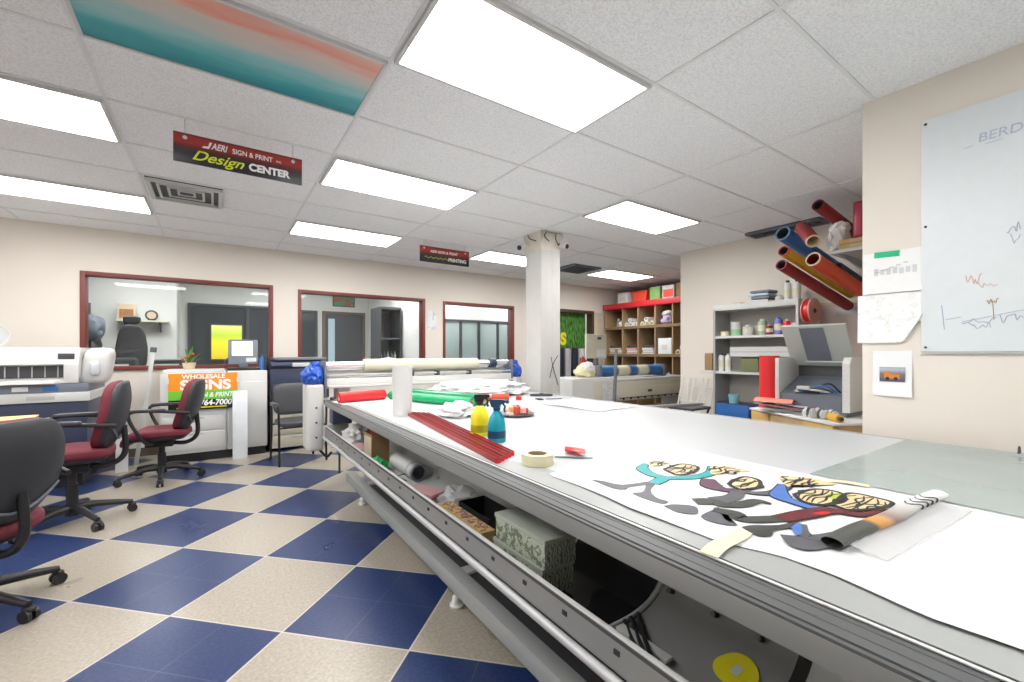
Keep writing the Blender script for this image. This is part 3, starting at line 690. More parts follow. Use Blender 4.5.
# ------------------------------------------------------------------ things on the table
def roll(name, label, cat, p0, p1, r, m, core=True, ends=None, group=None):
    """a roll of sheet lying on the table between p0 and p1"""
    a, b = Vector(on_table(*p0)), Vector(on_table(*p1)); mid = (a+b)/2; d = (b-a); L = d.length
    t = thing(name, label, cat, (mid.x, mid.y, p0[2] if len(p0) > 2 else .80), math.atan2(d.y, d.x), group)
    obj('rolled_sheet', MB().tube([(-L/2, 0, r), (L/2, 0, r)], r, 24, hollow=.62), m, t)
    if core: obj('core', MB().tube([(-L/2+.004, 0, r), (L/2-.004, 0, r)], r*.61, 20, hollow=.8), ends or M_tan, t)
    return t
tag(obj('paper_sheet', MB().sheet(lambda u, v: (-.27+.54*u, -.17+.34*v, .0015+.004*math.sin(3*u)*v), 8, 6, .001), M_paper, None, on_table(1.12, 4.06), .1), 'loose white sheet under the red roll at the far table corner', 'paper')
roll('red_vinyl_roll', 'short bright red vinyl roll on the far left corner of the table', 'roll', (.86, 4.03, .8065), (1.29, 4.10, .8065), .047, M_red)
roll('green_vinyl_roll', 'nearer green vinyl roll lying beside the white upright tube', 'roll', (1.36, 4.1, .80), (1.70, 3.10, .80), .042, M_green)
roll('green_vinyl_roll', 'farther dark green vinyl roll behind the nearer green one', 'roll', (1.52, 4.06, .80), (1.84, 3.14, .80), .052, mat('dark_green_vinyl', (.0, .24, .10), .25))
t = thing('upright_tube', 'thick white paper tube standing upright on the table edge', 'tube', on_table(1.09, 3.04))
obj('tube_wall', MB().tube([(0, 0, 0), (0, 0, .352)], .070, 32, hollow=.86), M_paper, t)
obj('end_ring', MB().tube([(0, 0, .348), (0, 0, .354)], .0685, 32, hollow=.9), M_lgrey, t)
for k in range(5):
    a = Vector(on_table(1.130+.026*k, 3.06-.03*k)); b = Vector(on_table(.945+.029*k, 1.50+.018*k)); d = b-a; mid = (a+b)/2
    t = thing('red_edging_strip', '%s of the five dark red plastic strips along the table edge' % ('outermost', 'second from the rail', 'middle one', 'fourth from the rail', 'innermost')[k], 'plastic strip', (mid.x, mid.y, .80), math.atan2(d.y, d.x), 'dark red strips on the table edge')
    L = d.length/2
    obj('channel', MB().prism([(-.0115, 0), (.0115, 0), (.0115, .022), (.008, .022), (.008, .016), (-.008, .016), (-.008, .022), (-.0115, .022)], -L, L, 'x'), mat('wine_red_plastic', (.20, .008, .012), .35) if k % 2 else mat('brick_red_plastic', (.30, .012, .016), .35), t)
    obj('end_plug', MB().box(L, L+.002, -.010, .010, .001, .020), M_red, t)
def spray(label, x, y, body, trig, rb, h, rz):
    t = thing('spray_bottle', label, 'spray bottle', on_table(x, y), rz)
    obj('bottle', MB().lathe([(rb*.9, 0), (rb, .006), (rb, h*.30), (rb*.97, h*.42), (rb*.80, h*.58), (rb*.45, h*.70), (rb*.30, h*.73), (.016, h*.76)], n=28), body, t)
    obj('liquid_band', MB().lathe([(rb*1.004, h*.10), (rb*1.004, h*.27)], n=28, cap=False), mat('dark_'+body.name, tuple(c*.55 for c in body.node_tree.nodes['Principled BSDF'].inputs['Base Color'].default_value[:3]), .3), t)
    obj('collar', MB().cyl((0, 0), .019, h*.74, h*.81, 18), trig, t)
    obj('spray_head', MB().prism([(-.024, h*.81), (.016, h*.81), (.022, h*.88), (.052, h*.93), (.052, h*.985), (.03, h), (-.03, h), (-.034, h*.93)], -.013, .013), trig, t)
    obj('trigger', MB().tube([(.030, 0, h*.92), (.044, 0, h*.84), (.040, 0, h*.76), (.046, 0, h*.70)], .006, 8), trig, t)
    obj('nozzle', MB().tube([(.052, 0, h*.955), (.064, 0, h*.955)], .010, 12), M_paper if trig is M_black else trig, t)
    return t
spray('yellow spray bottle with black trigger head behind the blue one', 1.178, 2.06, M_yellow, M_black, .052, .225, -.5)
spray('blue spray bottle with blue trigger head on the white table', 1.168, 1.87, M_teal, mat('dark_teal_plastic', (.004, .055, .13), .35), .047, .215, -.9)
t = thing('cleaning_cloth', 'crumpled white cloth between the green rolls and red strips', 'cloth', on_table(1.40, 2.78)); obj('cloth', MB().lump((0, 0, 0), .12, .14, .06, .45, 3.2, 11.), M_paper, t)
t = thing('masking_tape_roll', 'cream masking tape roll lying flat near the table edge', 'tape roll', on_table(1.078, 1.41))
obj('tape', MB().tube([(0, 0, 0), (0, 0, .042)], .066, 40, hollow=.62), M_tape, t); obj('core', MB().tube([(0, 0, .001), (0, 0, .041)], .0405, 32, hollow=.9), M_card, t)
t = thing('tool_packet', 'small white packet with a red flap beside the masking tape roll', 'packet', on_table(1.25, 1.47), -.75)
obj('pouch', MB().sheet(lambda u, v: (-.095+.19*u, -.05+.10*v, .003+.022*math.sin(PI*u)*math.sin(PI*v)), 8, 6, .003), M_paper, t)
obj('red_flap', MB().box(.02, .11, -.05, .02, .024, .030, .002, rot=Matrix.Rotation(.12, 3, 'Y')), M_red, t)
obj('blade', MB().box(-.02, .14, -.062, -.052, .003, .007, .001), M_slate, t)
t = thing('pencil', 'thin grey ruler by the spray bottles', 'ruler', on_table(1.44, 2.05), 1.2); obj('blade', MB().box(-.16, .16, -.012, .012, 0, .003, .0008), M_lgrey, t)
t = thing('sticker_tray', 'shallow tray full of colourful stickers behind the spray bottles', 'tray', on_table(1.76, 2.56))
obj('dish', MB().lathe([(.09, 0), (.13, .012), (.135, .02), (.128, .018), (.088, .006)], n=28), M_slate, t)
cols = [M_orange, M_yellow, M_pink, M_red, M_paper, M_tape, M_gold]
for k in range(14):
    a, r = k*2.4, .02+.075*((k*.37) % 1)
    obj('sticker_roll', MB().cyl((r*math.cos(a), r*math.sin(a)), .026, .008+.010*(k % 3), .03+.014*(k % 4), 12), cols[k % 7], t)
t = thing('plastic_sheeting', 'heap of white plastic sheeting on the far end of the table', 'plastic sheet', on_table(2.28, 3.96)); obj('sheeting', MB().lump((0, 0, 0), .55, .30, .10, .35, 2.4, 21., 4), M_paper, t)
roll('red_roll', 'slim red roll lying in front of the heap of plastic sheeting', 'roll', (1.86, 3.55), (2.22, 3.34), .035, M_orange, True)
tag(obj('plastic_stopper', MB().lathe([(.03, 0), (.03, .03), (.02, .04)], n=14), M_red, None, on_table(2.36, 3.38)), 'little red cap beside the slim red roll', 'cap')
t = thing('utility_knife', 'black utility knife lying on the far part of the table', 'knife', on_table(2.74, 3.52), -.5)
obj('handle', MB().pad(.12, .018, .014, .5, .4, lambda p: p+Vector((0, 0, .014))), M_dark, t); obj('blade', MB().box(.11, .19, -.009, .009, .012, .0135), M_chrome, t); obj('slider', MB().box(-.02, .02, -.007, .007, .026, .033, .002), M_black, t)
t = thing('scissors', 'dark scissors in front of the utility knife', 'scissors', on_table(2.60, 3.26), -.35)
for s in (-1, 1):
    obj('blade', MB().prism([(0, -.01*s), (.16, 0), (.15, .006*s), (0, .012*s)], .002+.003*(s > 0), .0048+.003*(s > 0), 'z'), M_slate, t)
    obj('grip', MB().tube([(-.07+.03*math.cos(a*PI/6), s*.028+.02*math.sin(a*PI/6), .005) for a in range(13)], .005, 8), M_black, t)
tag(obj('printed_sheet', MB().sheet(lambda u, v: (-.24+.48*u, -.35+.7*v, .003+.006*math.sin(5*u+3*v)**2), 10, 12, .001), ramp_mat('faint_pink_print', 0, [(0, (.82, .83, .84)), (.5, (.83, .83, .84)), (.60, (.72, .45, .50)), (.66, (.60, .52, .52)), (.72, (.80, .80, .80)), (1, (.82, .83, .84))], .5, 'Object', ('noise', 6, 4)), None, on_table(2.60, 2.72), .1), 'white sheet with faint pink printing on the far part of the table', 'print')

cov = [(.945, 4.2), (.945, 1.62), (1.06, 1.40), (1.06, .72), (2.955, .715), (2.955, 4.2)]
q = MB(); q.prism(cov, .80015, .8007, 'z').turn(Matrix.Translation((-1.95, -2.4, -.80)))
tag(obj('cover_sheet', q, mat('white_cover_vinyl', (.52, .54, .555), .38, 0, .03, 3), None, on_table(1.95, 2.4, .80), TT), 'huge plain white vinyl sheet covering most of the table top', 'sheet')
# the long print with dancing figures
EDGE = [(1.30, 1.03), (1.242, 1.007), (1.11, 1.011), (.971, 1.003), (.847, .984), (.749, .989), (.60, .992), (.542, 1.006), (.465, 1.038), (.389, 1.037), (.345, 1.033), (.217, 1.001), (.111, 1.012), (-.3, 1.0), (-.9, 1.0)]
def edge(y):
    for (y1, x1), (y2, x2) in zip(EDGE, EDGE[1:]):
        if y <= y1 and y >= y2: return x1+(x2-x1)*(y1-y)/(y1-y2)
    return 1.01
pb = Vector(on_table(1.4, .4))
prn = thing('figure_print', 'long white print with a row of colourful dancing goblet-shaped figures taped to the table', 'print', pb, TT)
def pt(mb): return mb.turn(Matrix.Translation((-1.4, -.4, -.80)))
def sh(u, v):
    y = 1.26-2.1*u+.04*v*(1-u); x0 = edge(y) if y < 1.26 else 1.02
    x = x0+(1.815-x0)*v
    return (x, y, .8022+.0035*max(0, 1-v*9)*(.5+.5*math.sin(9*y)))
obj('sheet', pt(MB().sheet(sh, 60, 14, .0008)), mat('bright_print_paper', (.74, .75, .76), .45), prn)
ZA = .8030
LAY = [0]
def layer():
    LAY[0] += 1; return LAY[0]*.00004
def flat(poly, m, name, dz=0., sm=True):
    P = [(p.x, p.y) for p in spline([(x, y, 0) for x, y in list(poly)+[poly[0]]], 4)[:-1]] if sm else poly
    dz += layer(); q = MB(); n = len(P); vs = [(x, y, ZA+dz) for x, y in P]+[(x, y, ZA+dz+.0005) for x, y in P]
    q._add(vs, [list(range(n, 2*n)), list(range(n))[::-1]]+[[i, (i+1) % n, n+(i+1) % n, n+i] for i in range(n)])
    bmesh.ops.triangulate(q.bm, faces=[f for f in q.bm.faces if len(f.verts) > 4])
    return obj(name, pt(q), m, prn)
def ribbon_mb(q, pts, w, dz=0.):
    dz += layer()
    P = spline([(x, y, 0) for x, y in pts], 6); n = len(P); W = [w[0]]*n if len(w) == 1 else [w[min(int(i/(n-1)*(len(w)-1)), len(w)-2)]*(1-(i/(n-1)*(len(w)-1)) % 1 if i < n-1 else 0)+w[min(int(i/(n-1)*(len(w)-1)), len(w)-2)+1]*((i/(n-1)*(len(w)-1)) % 1 if i < n-1 else 1) for i in range(n)]
    vs = []
    for i, p in enumerate(P):
        d = (P[min(i+1, n-1)]-P[max(i-1, 0)]).normalized(); s = Vector((-d.y, d.x, 0))*W[i]/2
        for z in (ZA+dz, ZA+dz+.0005): vs += [(p.x+s.x, p.y+s.y, z), (p.x-s.x, p.y-s.y, z)]
    fs = [[4*i+2, 4*i+3, 4*i+7, 4*i+6] for i in range(n-1)]+[[4*i, 4*i+4, 4*i+5, 4*i+1] for i in range(n-1)]+[[4*i, 4*i+2, 4*i+6, 4*i+4] for i in range(n-1)]+[[4*i+1, 4*i+5, 4*i+7, 4*i+3] for i in range(n-1)]
    q._add(vs, fs)
def ribbon(pts, w, m, name, dz=0.):
    q = MB(); ribbon_mb(q, pts, w, dz); return obj(name, pt(q), m, prn)
_rb = ribbon
def ribbon(pts, w, m, name, dz=0.):
    if name == 'figure_arm': _rb(pts, tuple(x*1.25+.009 for x in w), M_ink, 'arm_outline', dz)
    return _rb(pts, tuple(x*1.25 for x in w), m, name, dz+.0006)
I_teal = mat('teal_ink', (.02, .33, .35), .5, 0, .25, 30); I_grey = mat('grey_ink', (.10, .10, .115), .5, 0, .3, 25); I_purple = mat('purple_ink', (.11, .045, .085), .5, 0, .25, 30)
I_blue = mat('blue_ink', (.07, .17, .50), .5, 0, .25, 30); I_olive = mat('olive_black_ink', (.045, .05, .045), .5, 0, .4, 25); I_cream = mat('cream_ink', (.78, .60, .34), .5, 0, .15, 30); I_oxblood = mat('oxblood_ink', (.13, .015, .02), .5, 0, .4, 25)
def stripes(x0, x1, y0, y1, n, w, seed, name='line_drawing'):
    q = MB(); rr = random.Random(seed)
    for k in range(n):
        f = (k+.5)/n; y = y0+(y1-y0)*f; k2 = math.sqrt(max(.05, 1-(2*f-1)**2)); xm = (x0+x1)/2; hx = (x1-x0)/2*k2
        ribbon_mb(q, [(xm-hx, y), (xm-hx*.3, y+rr.uniform(-.02, .02)), (xm+hx*.3, y+rr.uniform(-.02, .02)), (xm+hx, y+rr.uniform(-.01, .01))], (w*.5, w, w*.5), .0012)
    return obj(name, pt(q), M_ink, prn)
def head(pts, seed):
    flat(pts, I_cream, 'figure_head', .0006)
    q = MB(); ribbon_mb(q, list(pts)+[pts[0]], (.013,), .0012); obj('head_outline', pt(q), M_ink, prn)
    xs = [p[0] for p in pts]; ys = [p[1] for p in pts]
    stripes(min(xs)+.01, max(xs)-.01, min(ys), max(ys), 8, .0075, seed)
# first figure: teal arms, grey legs
ribbon([(1.437, 1.151), (1.359, 1.107), (1.323, 1.036), (1.320, .985), (1.237, .961)], (.012, .035, .03, .035, .03), I_teal, 'figure_arm')
ribbon([(1.616, .982), (1.521, .926), (1.423, .929), (1.375, .951), (1.325, .979)], (.012, .030, .03, .026, .03), I_teal, 'figure_arm')
flat([(1.216, .974), (1.247, .961), (1.167, .917), (1.126, .862), (1.126, .821), (1.094, .818), (1.086, .87), (1.096, .933), (1.138, .925)], I_grey, 'figure_leg')
flat([(1.091, 1.114), (1.116, 1.076), (1.138, 1.013), (1.24, .986), (1.222, .964), (1.139, .98), (1.105, .971), (1.081, 1.006)], I_grey, 'figure_leg')
head([(1.418, 1.053), (1.541, 1.065), (1.56, 1.004), (1.481, .967), (1.40, .979)], 1)
flat([(1.437, 1.151), (1.503, 1.15), (1.526, 1.108), (1.45, 1.093), (1.418, 1.114)], I_cream, 'figure_hand', .0006); stripes(1.43, 1.52, 1.09, 1.15, 4, .009, 2)
flat([(1.616, .982), (1.665, .949), (1.67, .855), (1.602, .886), (1.525, .896), (1.521, .926)], I_cream, 'figure_hand', .0006); stripes(1.53, 1.66, .87, .965, 6, .010, 3)
# second figure: purple arms
ribbon([(1.441, .886), (1.381, .836), (1.374, .789), (1.40, .751)], (.03, .055, .03, .03), I_purple, 'figure_arm')
ribbon([(1.404, .747), (1.433, .701), (1.504, .681), (1.679, .702)], (.022, .024, .026, .012), I_grey, 'figure_arm')
ribbon([(1.409, .755), (1.322, .731), (1.247, .744)], (.03, .04, .05), I_grey, 'figure_body')
flat([(1.08, .802), (1.114, .796), (1.153, .753), (1.125, .721), (1.097, .716), (1.071, .749)], I_grey, 'figure_leg')
ribbon([(1.191, .775), (1.231, .745), (1.237, .705), (1.288, .68), (1.35, .671), (1.36, .635)], (.04, .045, .03, .035, .03, .01), I_olive, 'figure_leg')
flat([(1.206, .709), (1.173, .705), (1.095, .694), (1.089, .64), (1.12, .605), (1.128, .643), (1.156, .669)], I_grey, 'figure_leg')
head([(1.441, .812), (1.567, .827), (1.571, .774), (1.485, .737), (1.418, .76)], 4)
# third figure: blue arm, dark legs
ribbon([(1.173, .705), (1.191, .653), (1.173, .62), (1.237, .577), (1.321, .543)], (.03, .04, .035, .035, .02), I_olive, 'figure_leg')
flat([(1.117, .594), (1.155, .582), (1.208, .547), (1.272, .532), (1.238, .513), (1.165, .535), (1.125, .525), (1.096, .544)], I_olive, 'figure_leg')
flat([(1.673, .757), (1.736, .714), (1.751, .654), (1.733, .606), (1.623, .679), (1.578, .686)], I_cream, 'figure_hand', .0006); stripes(1.60, 1.74, .63, .74, 7, .010, 5)
ribbon([(1.59, .709), (1.46, .656), (1.435, .615), (1.421, .553), (1.422, .536)], (.012, .045, .03, .022, .04), I_blue, 'figure_arm')
head([(1.506, .635), (1.621, .62), (1.646, .561), (1.559, .523), (1.476, .542), (1.457, .59)], 6)
flat([(1.56, .575), (1.62, .57), (1.63, .545), (1.57, .535)], mat('lime_ink', (.42, .55, .03), .5), 'figure_cheek', .0009)
ribbon([(1.254, .563), (1.355, .54), (1.444, .513), (1.474, .453), (1.591, .432)], (.035, .04, .035, .02, .008), I_oxblood, 'figure_arm')
flat([(1.37, .533), (1.41, .522), (1.42, .505), (1.38, .51)], mat('red_ink', (.60, .02, .02), .5), 'figure_cuff', .0009)
# fourth figure
head([(1.497, .528), (1.66, .543), (1.68, .475), (1.66, .434), (1.574, .443), (1.49, .483)], 8)
ribbon([(1.262, .515), (1.203, .489), (1.195, .458), (1.265, .435), (1.415, .413)], (.02, .028, .03, .025, .015), I_grey, 'figure_leg')
flat([(1.214, .52), (1.264, .52), (1.203, .489), (1.178, .493)], I_blue, 'figure_leg', .0006)
flat([(1.146, .515), (1.171, .486), (1.191, .449), (1.241, .427), (1.202, .413), (1.118, .432), (1.099, .471)], I_grey, 'figure_leg')
a, b = Vector(on_table(1.165, .412)), Vector(on_table(1.84, .372)); d = b-a
t = thing('rolled_print', 'loosely rolled clear print with dark and orange bands lying across the figure print', 'rolled print', ((a+b)/2).to_tuple()[:2]+(.8085,), math.atan2(d.y, d.x))
L = d.length/2
rm = ramp_mat('banded_print', 0, [(0, (.07, .075, .07)), (.27, (.08, .085, .07)), (.30, (.60, .28, .06)), (.37, (.62, .34, .12)), (.42, (.30, .20, .18)), (.55, (.50, .47, .45)), (.72, (.70, .71, .71)), (1, (.80, .81, .81))], .4, scale=1/(2*L), off=.5)
obj('rolled_film', MB().tube([(-L+2*L*i/10, .004*math.sin(i), .021) for i in range(11)], .02, 24, rad=[.021]*11, hollow=.94).turn(Matrix.Diagonal((1, 1.1, .55, 1))), rm, t)
q = MB()
for k in range(4):
    x = .12+k*.055*L*2
    q.tube([(x+.02*math.sin(3*w/14*PI), .0216*math.cos(w/14*PI), .021+.0216*math.sin(w/14*PI)) for w in range(15)], .0022, 5)
obj('line_drawing', q.turn(Matrix.Diagonal((1, 1.1, .55, 1))), M_ink, t)
obj('loose_flap', MB().sheet(lambda u, v: (-L*.9+L*1.7*u, -.02-.07*v, .008*(1-v)**2+.0006), 12, 4, .0006), mat('grey_clear_film', (.75, .75, .76), .3, alpha=.3), t)
# film and tape
tag(obj('clear_film_sheet', MB().sheet(lambda u, v: (-.55+1.12*u, -.80+1.5*v-.04*u*0, .0015+.006*(noise.noise(Vector((u*5, v*6, 2)))+.6)*min(1, 6*u, 6*v, 6*(1-u), 6*(1-v))), 30, 30, .0006), mat('greenish_film', (.52, .60, .58), .16, 0, .08, 3, alpha=.55), None, on_table(2.385, .02), TT), 'large wrinkled clear film sheet on the right part of the table', 'film sheet')
def tape_piece(lab, x, y, l, w, rz):
    tag(obj('tape_strip', MB().sheet(lambda u, v: (-l/2+l*u, -w/2+w*v+.003*math.sin(7*u), .0045+.004*math.sin(PI*u)), 10, 2, .0006), M_tape, None, on_table(x, y), rz), lab, 'tape')
tape_piece('pale yellow tape strip holding the near edge of the figure print to the rail', 1.005, .566, .20, .042, .10)
tape_piece('small pale yellow tape strip at the far edge of the figure print', 1.795, .585, .11, .035, -1.2)

# ------------------------------------------------------------------ burgundy task chairs
def task_chair(label, x, y, face, seat_z, base_rot, tilt=.22):
    t = thing('task_chair', label, 'chair', (x, y, 0), face, 'burgundy task chairs')
    obj('hub', MB().cyl((0, 0), .042, .065, .15, 20, .034), M_black, t)
    for k in range(5):
        a = base_rot-face+2*PI*k/5; ca, sa = math.cos(a), math.sin(a)
        lg = obj('base_leg', MB().tube([(.025*ca, .025*sa, .115), (.12*ca, .12*sa, .118), (.24*ca, .24*sa, .098), (0.335*ca, 0.335*sa, .078)], .02, 10, True, [.028, .025, .021, .017]), M_black, t)
        q = MB(); c = Vector((0.335*ca, 0.335*sa, 0)); s = Vector((-sa, ca, 0))
        for w in (-1, 1): q.tube([c+s*w*.008+Vector((0, 0, .029)), c+s*w*.026+Vector((0, 0, .029))], .029, 16)
        q.tube([c+Vector((0, 0, .03)), c+Vector((0, 0, .078))], .009, 8); q.pad(.026, .02, .014, .7, .7, lambda p: p+c+Vector((0, 0, .056)), 12, 8)
        o = obj('caster', q, M_black, lg)
    zc = seat_z-.10
    obj('gas_lift', MB().cyl((0, 0), .026, .15, zc-.07, 16).cyl((0, 0), .034, .15, .15+(zc-.22)*.6, 16), M_black, t)
    obj('mechanism', MB().box(-.10, .12, -.07, .07, zc-.075, zc-.01, .012).tube([(.03, -.06, zc-.04), (.06, -.24, zc-.05)], .006, 8), M_black, t)
    def sb(p):
        z = p.z
        if p.x > .12: z -= .55*(p.x-.12)**2/.14*1.2
        z += .02*(p.y/.24)**2
        return Vector((p.x+.03, p.y*(1-.10*(p.x < 0)*abs(p.x)/.24), z+seat_z-.045))
    obj('seat_cushion', MB().pad(.262, .25, .045, .55, .55, sb, 36, 16), M_burg, t)
    obj('seat_shell', MB().pad(.225, .23, .022, .4, .6, lambda p: sb(p)-Vector((0, 0, .042)), 30, 10), M_black, t)
    # back
    zb = seat_z+.235; hb = .25
    def bk(p, off=0.):
        v = p.z/hb
        w = 1-.10*max(0, v)**2-.30*max(0, -v)**2
        x = p.x-.215-tilt*(p.z+.20)+.045*v*v-.06*(p.y/.23)**2*-1+off
        return Vector((x, p.y*w, p.z+zb))
    obj('back_cushion', MB().pad(.040, .228, hb, .55, .36, lambda p: bk(p, .0), 32, 24), M_burg, t)
    sh_ = obj('back_shell', MB().pad(.022, .225, hb*.985, .5, .34, lambda p: bk(p, -.040), 32, 24), M_shell, t)
    obj('shell_accent', MB().tube([bk(Vector((-.022, .205*math.sin(a), -.17+.05*math.cos(2*a)*-1+.03)), -.046) for a in [(-1.35+2.7*i/16) for i in range(17)]], .007, 8), M_slate, sh_)
    obj('back_bar', MB().tube(spline([(-.06, 0, zc-.04), (-.20, 0, zc-.05), (-.29, 0, zc+.03), (-.285, 0, seat_z+.14)]), .02, 10), M_black, t)
    for s in (-1, 1):
        pts = spline([(.03, s*.19, zc-.02), (.07, s*.255, zc+.02), (.15, s*.285, seat_z+.08), (.175, s*.285, seat_z+.175), (.13, s*.285, seat_z+.205), (0, s*.285, seat_z+.205), (-.14, s*.27, seat_z+.19), (-.27, s*.225, seat_z+.17)], 6)
        ar = obj('armrest', MB().tube(pts, .015, 10), M_black, t)
        obj('arm_pad', MB().pad(.135, .028, .014, .5, .5, lambda p: p+Vector((.03, s*.285, seat_z+.214)), 20, 8), M_dark, ar)
    return t
task_chair('nearest burgundy task chair, cut off by the left edge of the picture', -.98, 3.14, R(145), .455, R(-38), .18)
task_chair('middle burgundy task chair beside the dark navy machine cabinet', -.86, 4.42, R(180), .555, R(-57), .20)
task_chair('farthest burgundy task chair in front of the Wholesale Signs poster', -.43, 5.48, R(170), .50, R(-88), .27)

# ------------------------------------------------------------------ along the back wall, left
t = thing('folder_desk', 'grey side table at the left edge carrying a yellow folder stack', 'table', (-1.70, 4.62, 0))
obj('tabletop', MB().box(-.6, .59, -.45, .45, .69, .72, .004), M_grey, t)
for sx in (-.55, .35):
    for sy in (-.40, .40): obj('leg', MB().box(sx-.02, sx+.02, sy-.02, sy+.02, 0, .69), M_dark, t)
t = thing('folder_stack', 'stack of yellow folders behind the nearest chair', 'folders', (-1.27, 4.62, .72), .1)
for k in range(5): obj('folder', MB().box(-.16+.006*k, .16+.004*k, -.13, .13-.004*k, .002+.012*k, .013+.012*k, .001), mat('manila', (.74, .58, .24), .7), t)

t = thing('paper_cutter', 'big white and navy print finishing machine with a slotted hood at the left wall', 'machine', (-1.75, 5.85, 0))
obj('cabinet', MB().box(-.85, .76, -.24, .5, .12, .80, .008), M_navy, t)
obj('cabinet_badge', MB().box(.02, .17, -.246, -.241, .68, .735, .002), M_lgrey, t)
obj('plinth', MB().box(-.80, .72, -.2, .46, 0, .12), M_black, t)
obj('grey_band', MB().box(-.87, .78, -.26, .5, .80, .885, .006), M_lgrey, t)
for x in (-.45, .46): obj('band_handle', MB().box(x-.09, x+.09, -.268, -.259, .825, .86, .004), M_grey, t)
obj('control_strip', MB().box(-.86, .77, -.25, .48, .885, .965, .004), M_slate, t)
for k in range(7):
    x = -.62+.19*k
    obj('control_button', MB().box(x-.05, x+.05, -.256, -.249, .905, .945, .003), (M_bluep, M_lgrey, M_paper)[k % 3], t)
obj('hood', MB().prism([(-.24, .97), (-.24, 1.0), (-.16, 1.02), (-.16, 1.13), (-.24, 1.145), (-.20, 1.285), (-.16, 1.30), (.46, 1.30), (.48, .97)], -.86, .70, 'x'), M_white, t)
for a, b in ((.60, .70), (-.86, -.74)): obj('hood_side', MB().box(a, b, -.245, -.16, .97, 1.15, .01), M_white, t)
obj('slot_grille', MB().box(-.74, .60, -.165, -.155, 1.02, 1.13), M_dark, t)
for k in range(16): obj('grille_bar', MB().box(-.70+.083*k, -.692+.083*k, -.172, -.166, 1.025, 1.125), M_grey, t)
obj('round_emblem', MB().tube([(.10, -.225, 1.225), (.10, -.210, 1.228)], .022, 18), M_black, t)
obj('display', MB().box(.56, .67, -.228, -.212, 1.19, 1.245, .002), M_dark, t)
obj('paper_slip', MB().box(.08, .55, -.30, -.1, .968, .982, .003), M_paper, t)
obj('side_guard', MB().pad(.11, .14, .18, .5, .5, lambda p: Vector((p.x+.80+.15*p.z, p.y-.02, p.z+1.12)), 24, 16), M_white, t)
obj('side_window', MB().pad(.035, .05, .07, .5, .5, lambda p: Vector((p.x+.80, p.y-.145, p.z+1.10)), 16, 10), mat('clear_grey_plastic', (.62, .66, .70), .15), t)
t = thing('clear_reel', 'pale clear plastic reel lying on the machine hood at the left', 'reel', (-1.62, 5.75, 1.30)); obj('reel_rim', MB().tube([(.10*math.cos(a*PI/10), 0, .105+.10*math.sin(a*PI/10)) for a in range(21)], .006, 8), M_lgrey, t); obj('reel_disc', MB().tube([(0, .01, .105), (0, .018, .105)], .095, 24), M_clear, t)

# large white copier press with sign
cp = thing('copier_press', 'large white digital press cabinet under the left window with drawer fronts', 'printer', (.02, 6.45, 0))
obj('body', MB().box(-.52, .10, -.33, .32, .10, 1.02, .012), M_white, cp)
obj('finisher', MB().box(.105, .52, -.34, .32, .10, 1.03, .012), M_white, cp)
obj('plinth', MB().box(-.50, .50, -.30, .3, 0, .10), M_black, cp)
for z0, z1 in ((.14, .34), (.355, .52)): 
    d = obj('drawer', MB().box(-.50, .08, -.342, -.328, z0, z1, .005), M_white, cp); obj('drawer_grip', MB().box(-.30, -.12, -.346, -.341, z1-.03, z1-.012), M_grey, d)
d = obj('door', MB().box(.20, .51, -.352, -.338, .14, .90, .006), M_white, cp); obj('door_handle', MB().box(.215, .225, -.362, -.351, .62, .72, .002), M_dark, d)
obj('seam_strip', MB().box(.12, .185, -.346, -.339, .14, 1.0), M_lgrey, cp)
obj('top_deck', MB().box(-.50, .08, -.28, .28, 1.021, 1.05, .006), M_lgrey, cp)
# wholesale signs placard
pl = thing('placard', 'orange green and black WHOLESALE SIGNS placard leaning on the white press', 'sign', (-.10, 6.085, .60))
obj('board', MB().box(-.325, .325, 0, .008, 0, .415, .001), mat('black_board', (.012, .014, .012), .4), pl)
obj('orange_panel', MB().box(-.325, .325, -.002, -.0005, .215, .415), mat('orange_print', (.86, .30, .015), .45), pl)
obj('green_panel', MB().box(-.325, .325, -.002, -.0005, .115, .215), mat('green_print', (.16, .58, .04), .45), pl)
text('lettering', 'WHOLESALE', .068, M_whitelet, pl, (0, -.0035, .375), bold=.002, sx=1.05)
text('lettering', 'SIGNS', .155, M_whitelet, pl, (.02, -.0035, .275), bold=.006, sx=1.15)
text('lettering', 'SIGN & PRINT', .072, M_whitelet, pl, (.085, -.0035, .163), shear=.2, bold=.002, sx=.86)
text('lettering', '764-7000', .090, M_whitelet, pl, (.112, -.0035, .072), shear=.15, bold=.003, sx=.90)
obj('small_print', MB().box(-.25, .22, -.0015, -.0005, .018, .030), M_yellow, pl)
for s in (-.33, .33): obj('clip', MB().box(s-.012, s+.012, -.006, .012, .30, .36), M_paper, pl)
tag(obj('white_panel_board', MB().box(-.075, .075, 0, .018, 0, .80, .002, rot=Matrix.Rotation(-.06, 3, 'X'), piv=(0, 0, 0)), mat('blue_white_print', (.78, .82, .86), .5, 0, .1, 8), None, (.25, 5.985, .001)), 'narrow white upright board leaning on the press right of the placard', 'board')
tag(obj('white_foam_board', MB().box(-.05, .05, 0, .02, 0, .42, .002, rot=Matrix.Rotation(-.10, 3, 'X'), piv=(0, 0, 0)), M_paper, None, (-.80, 6.0, .001)), 'short white board standing on the floor between the two rear task chairs', 'board')
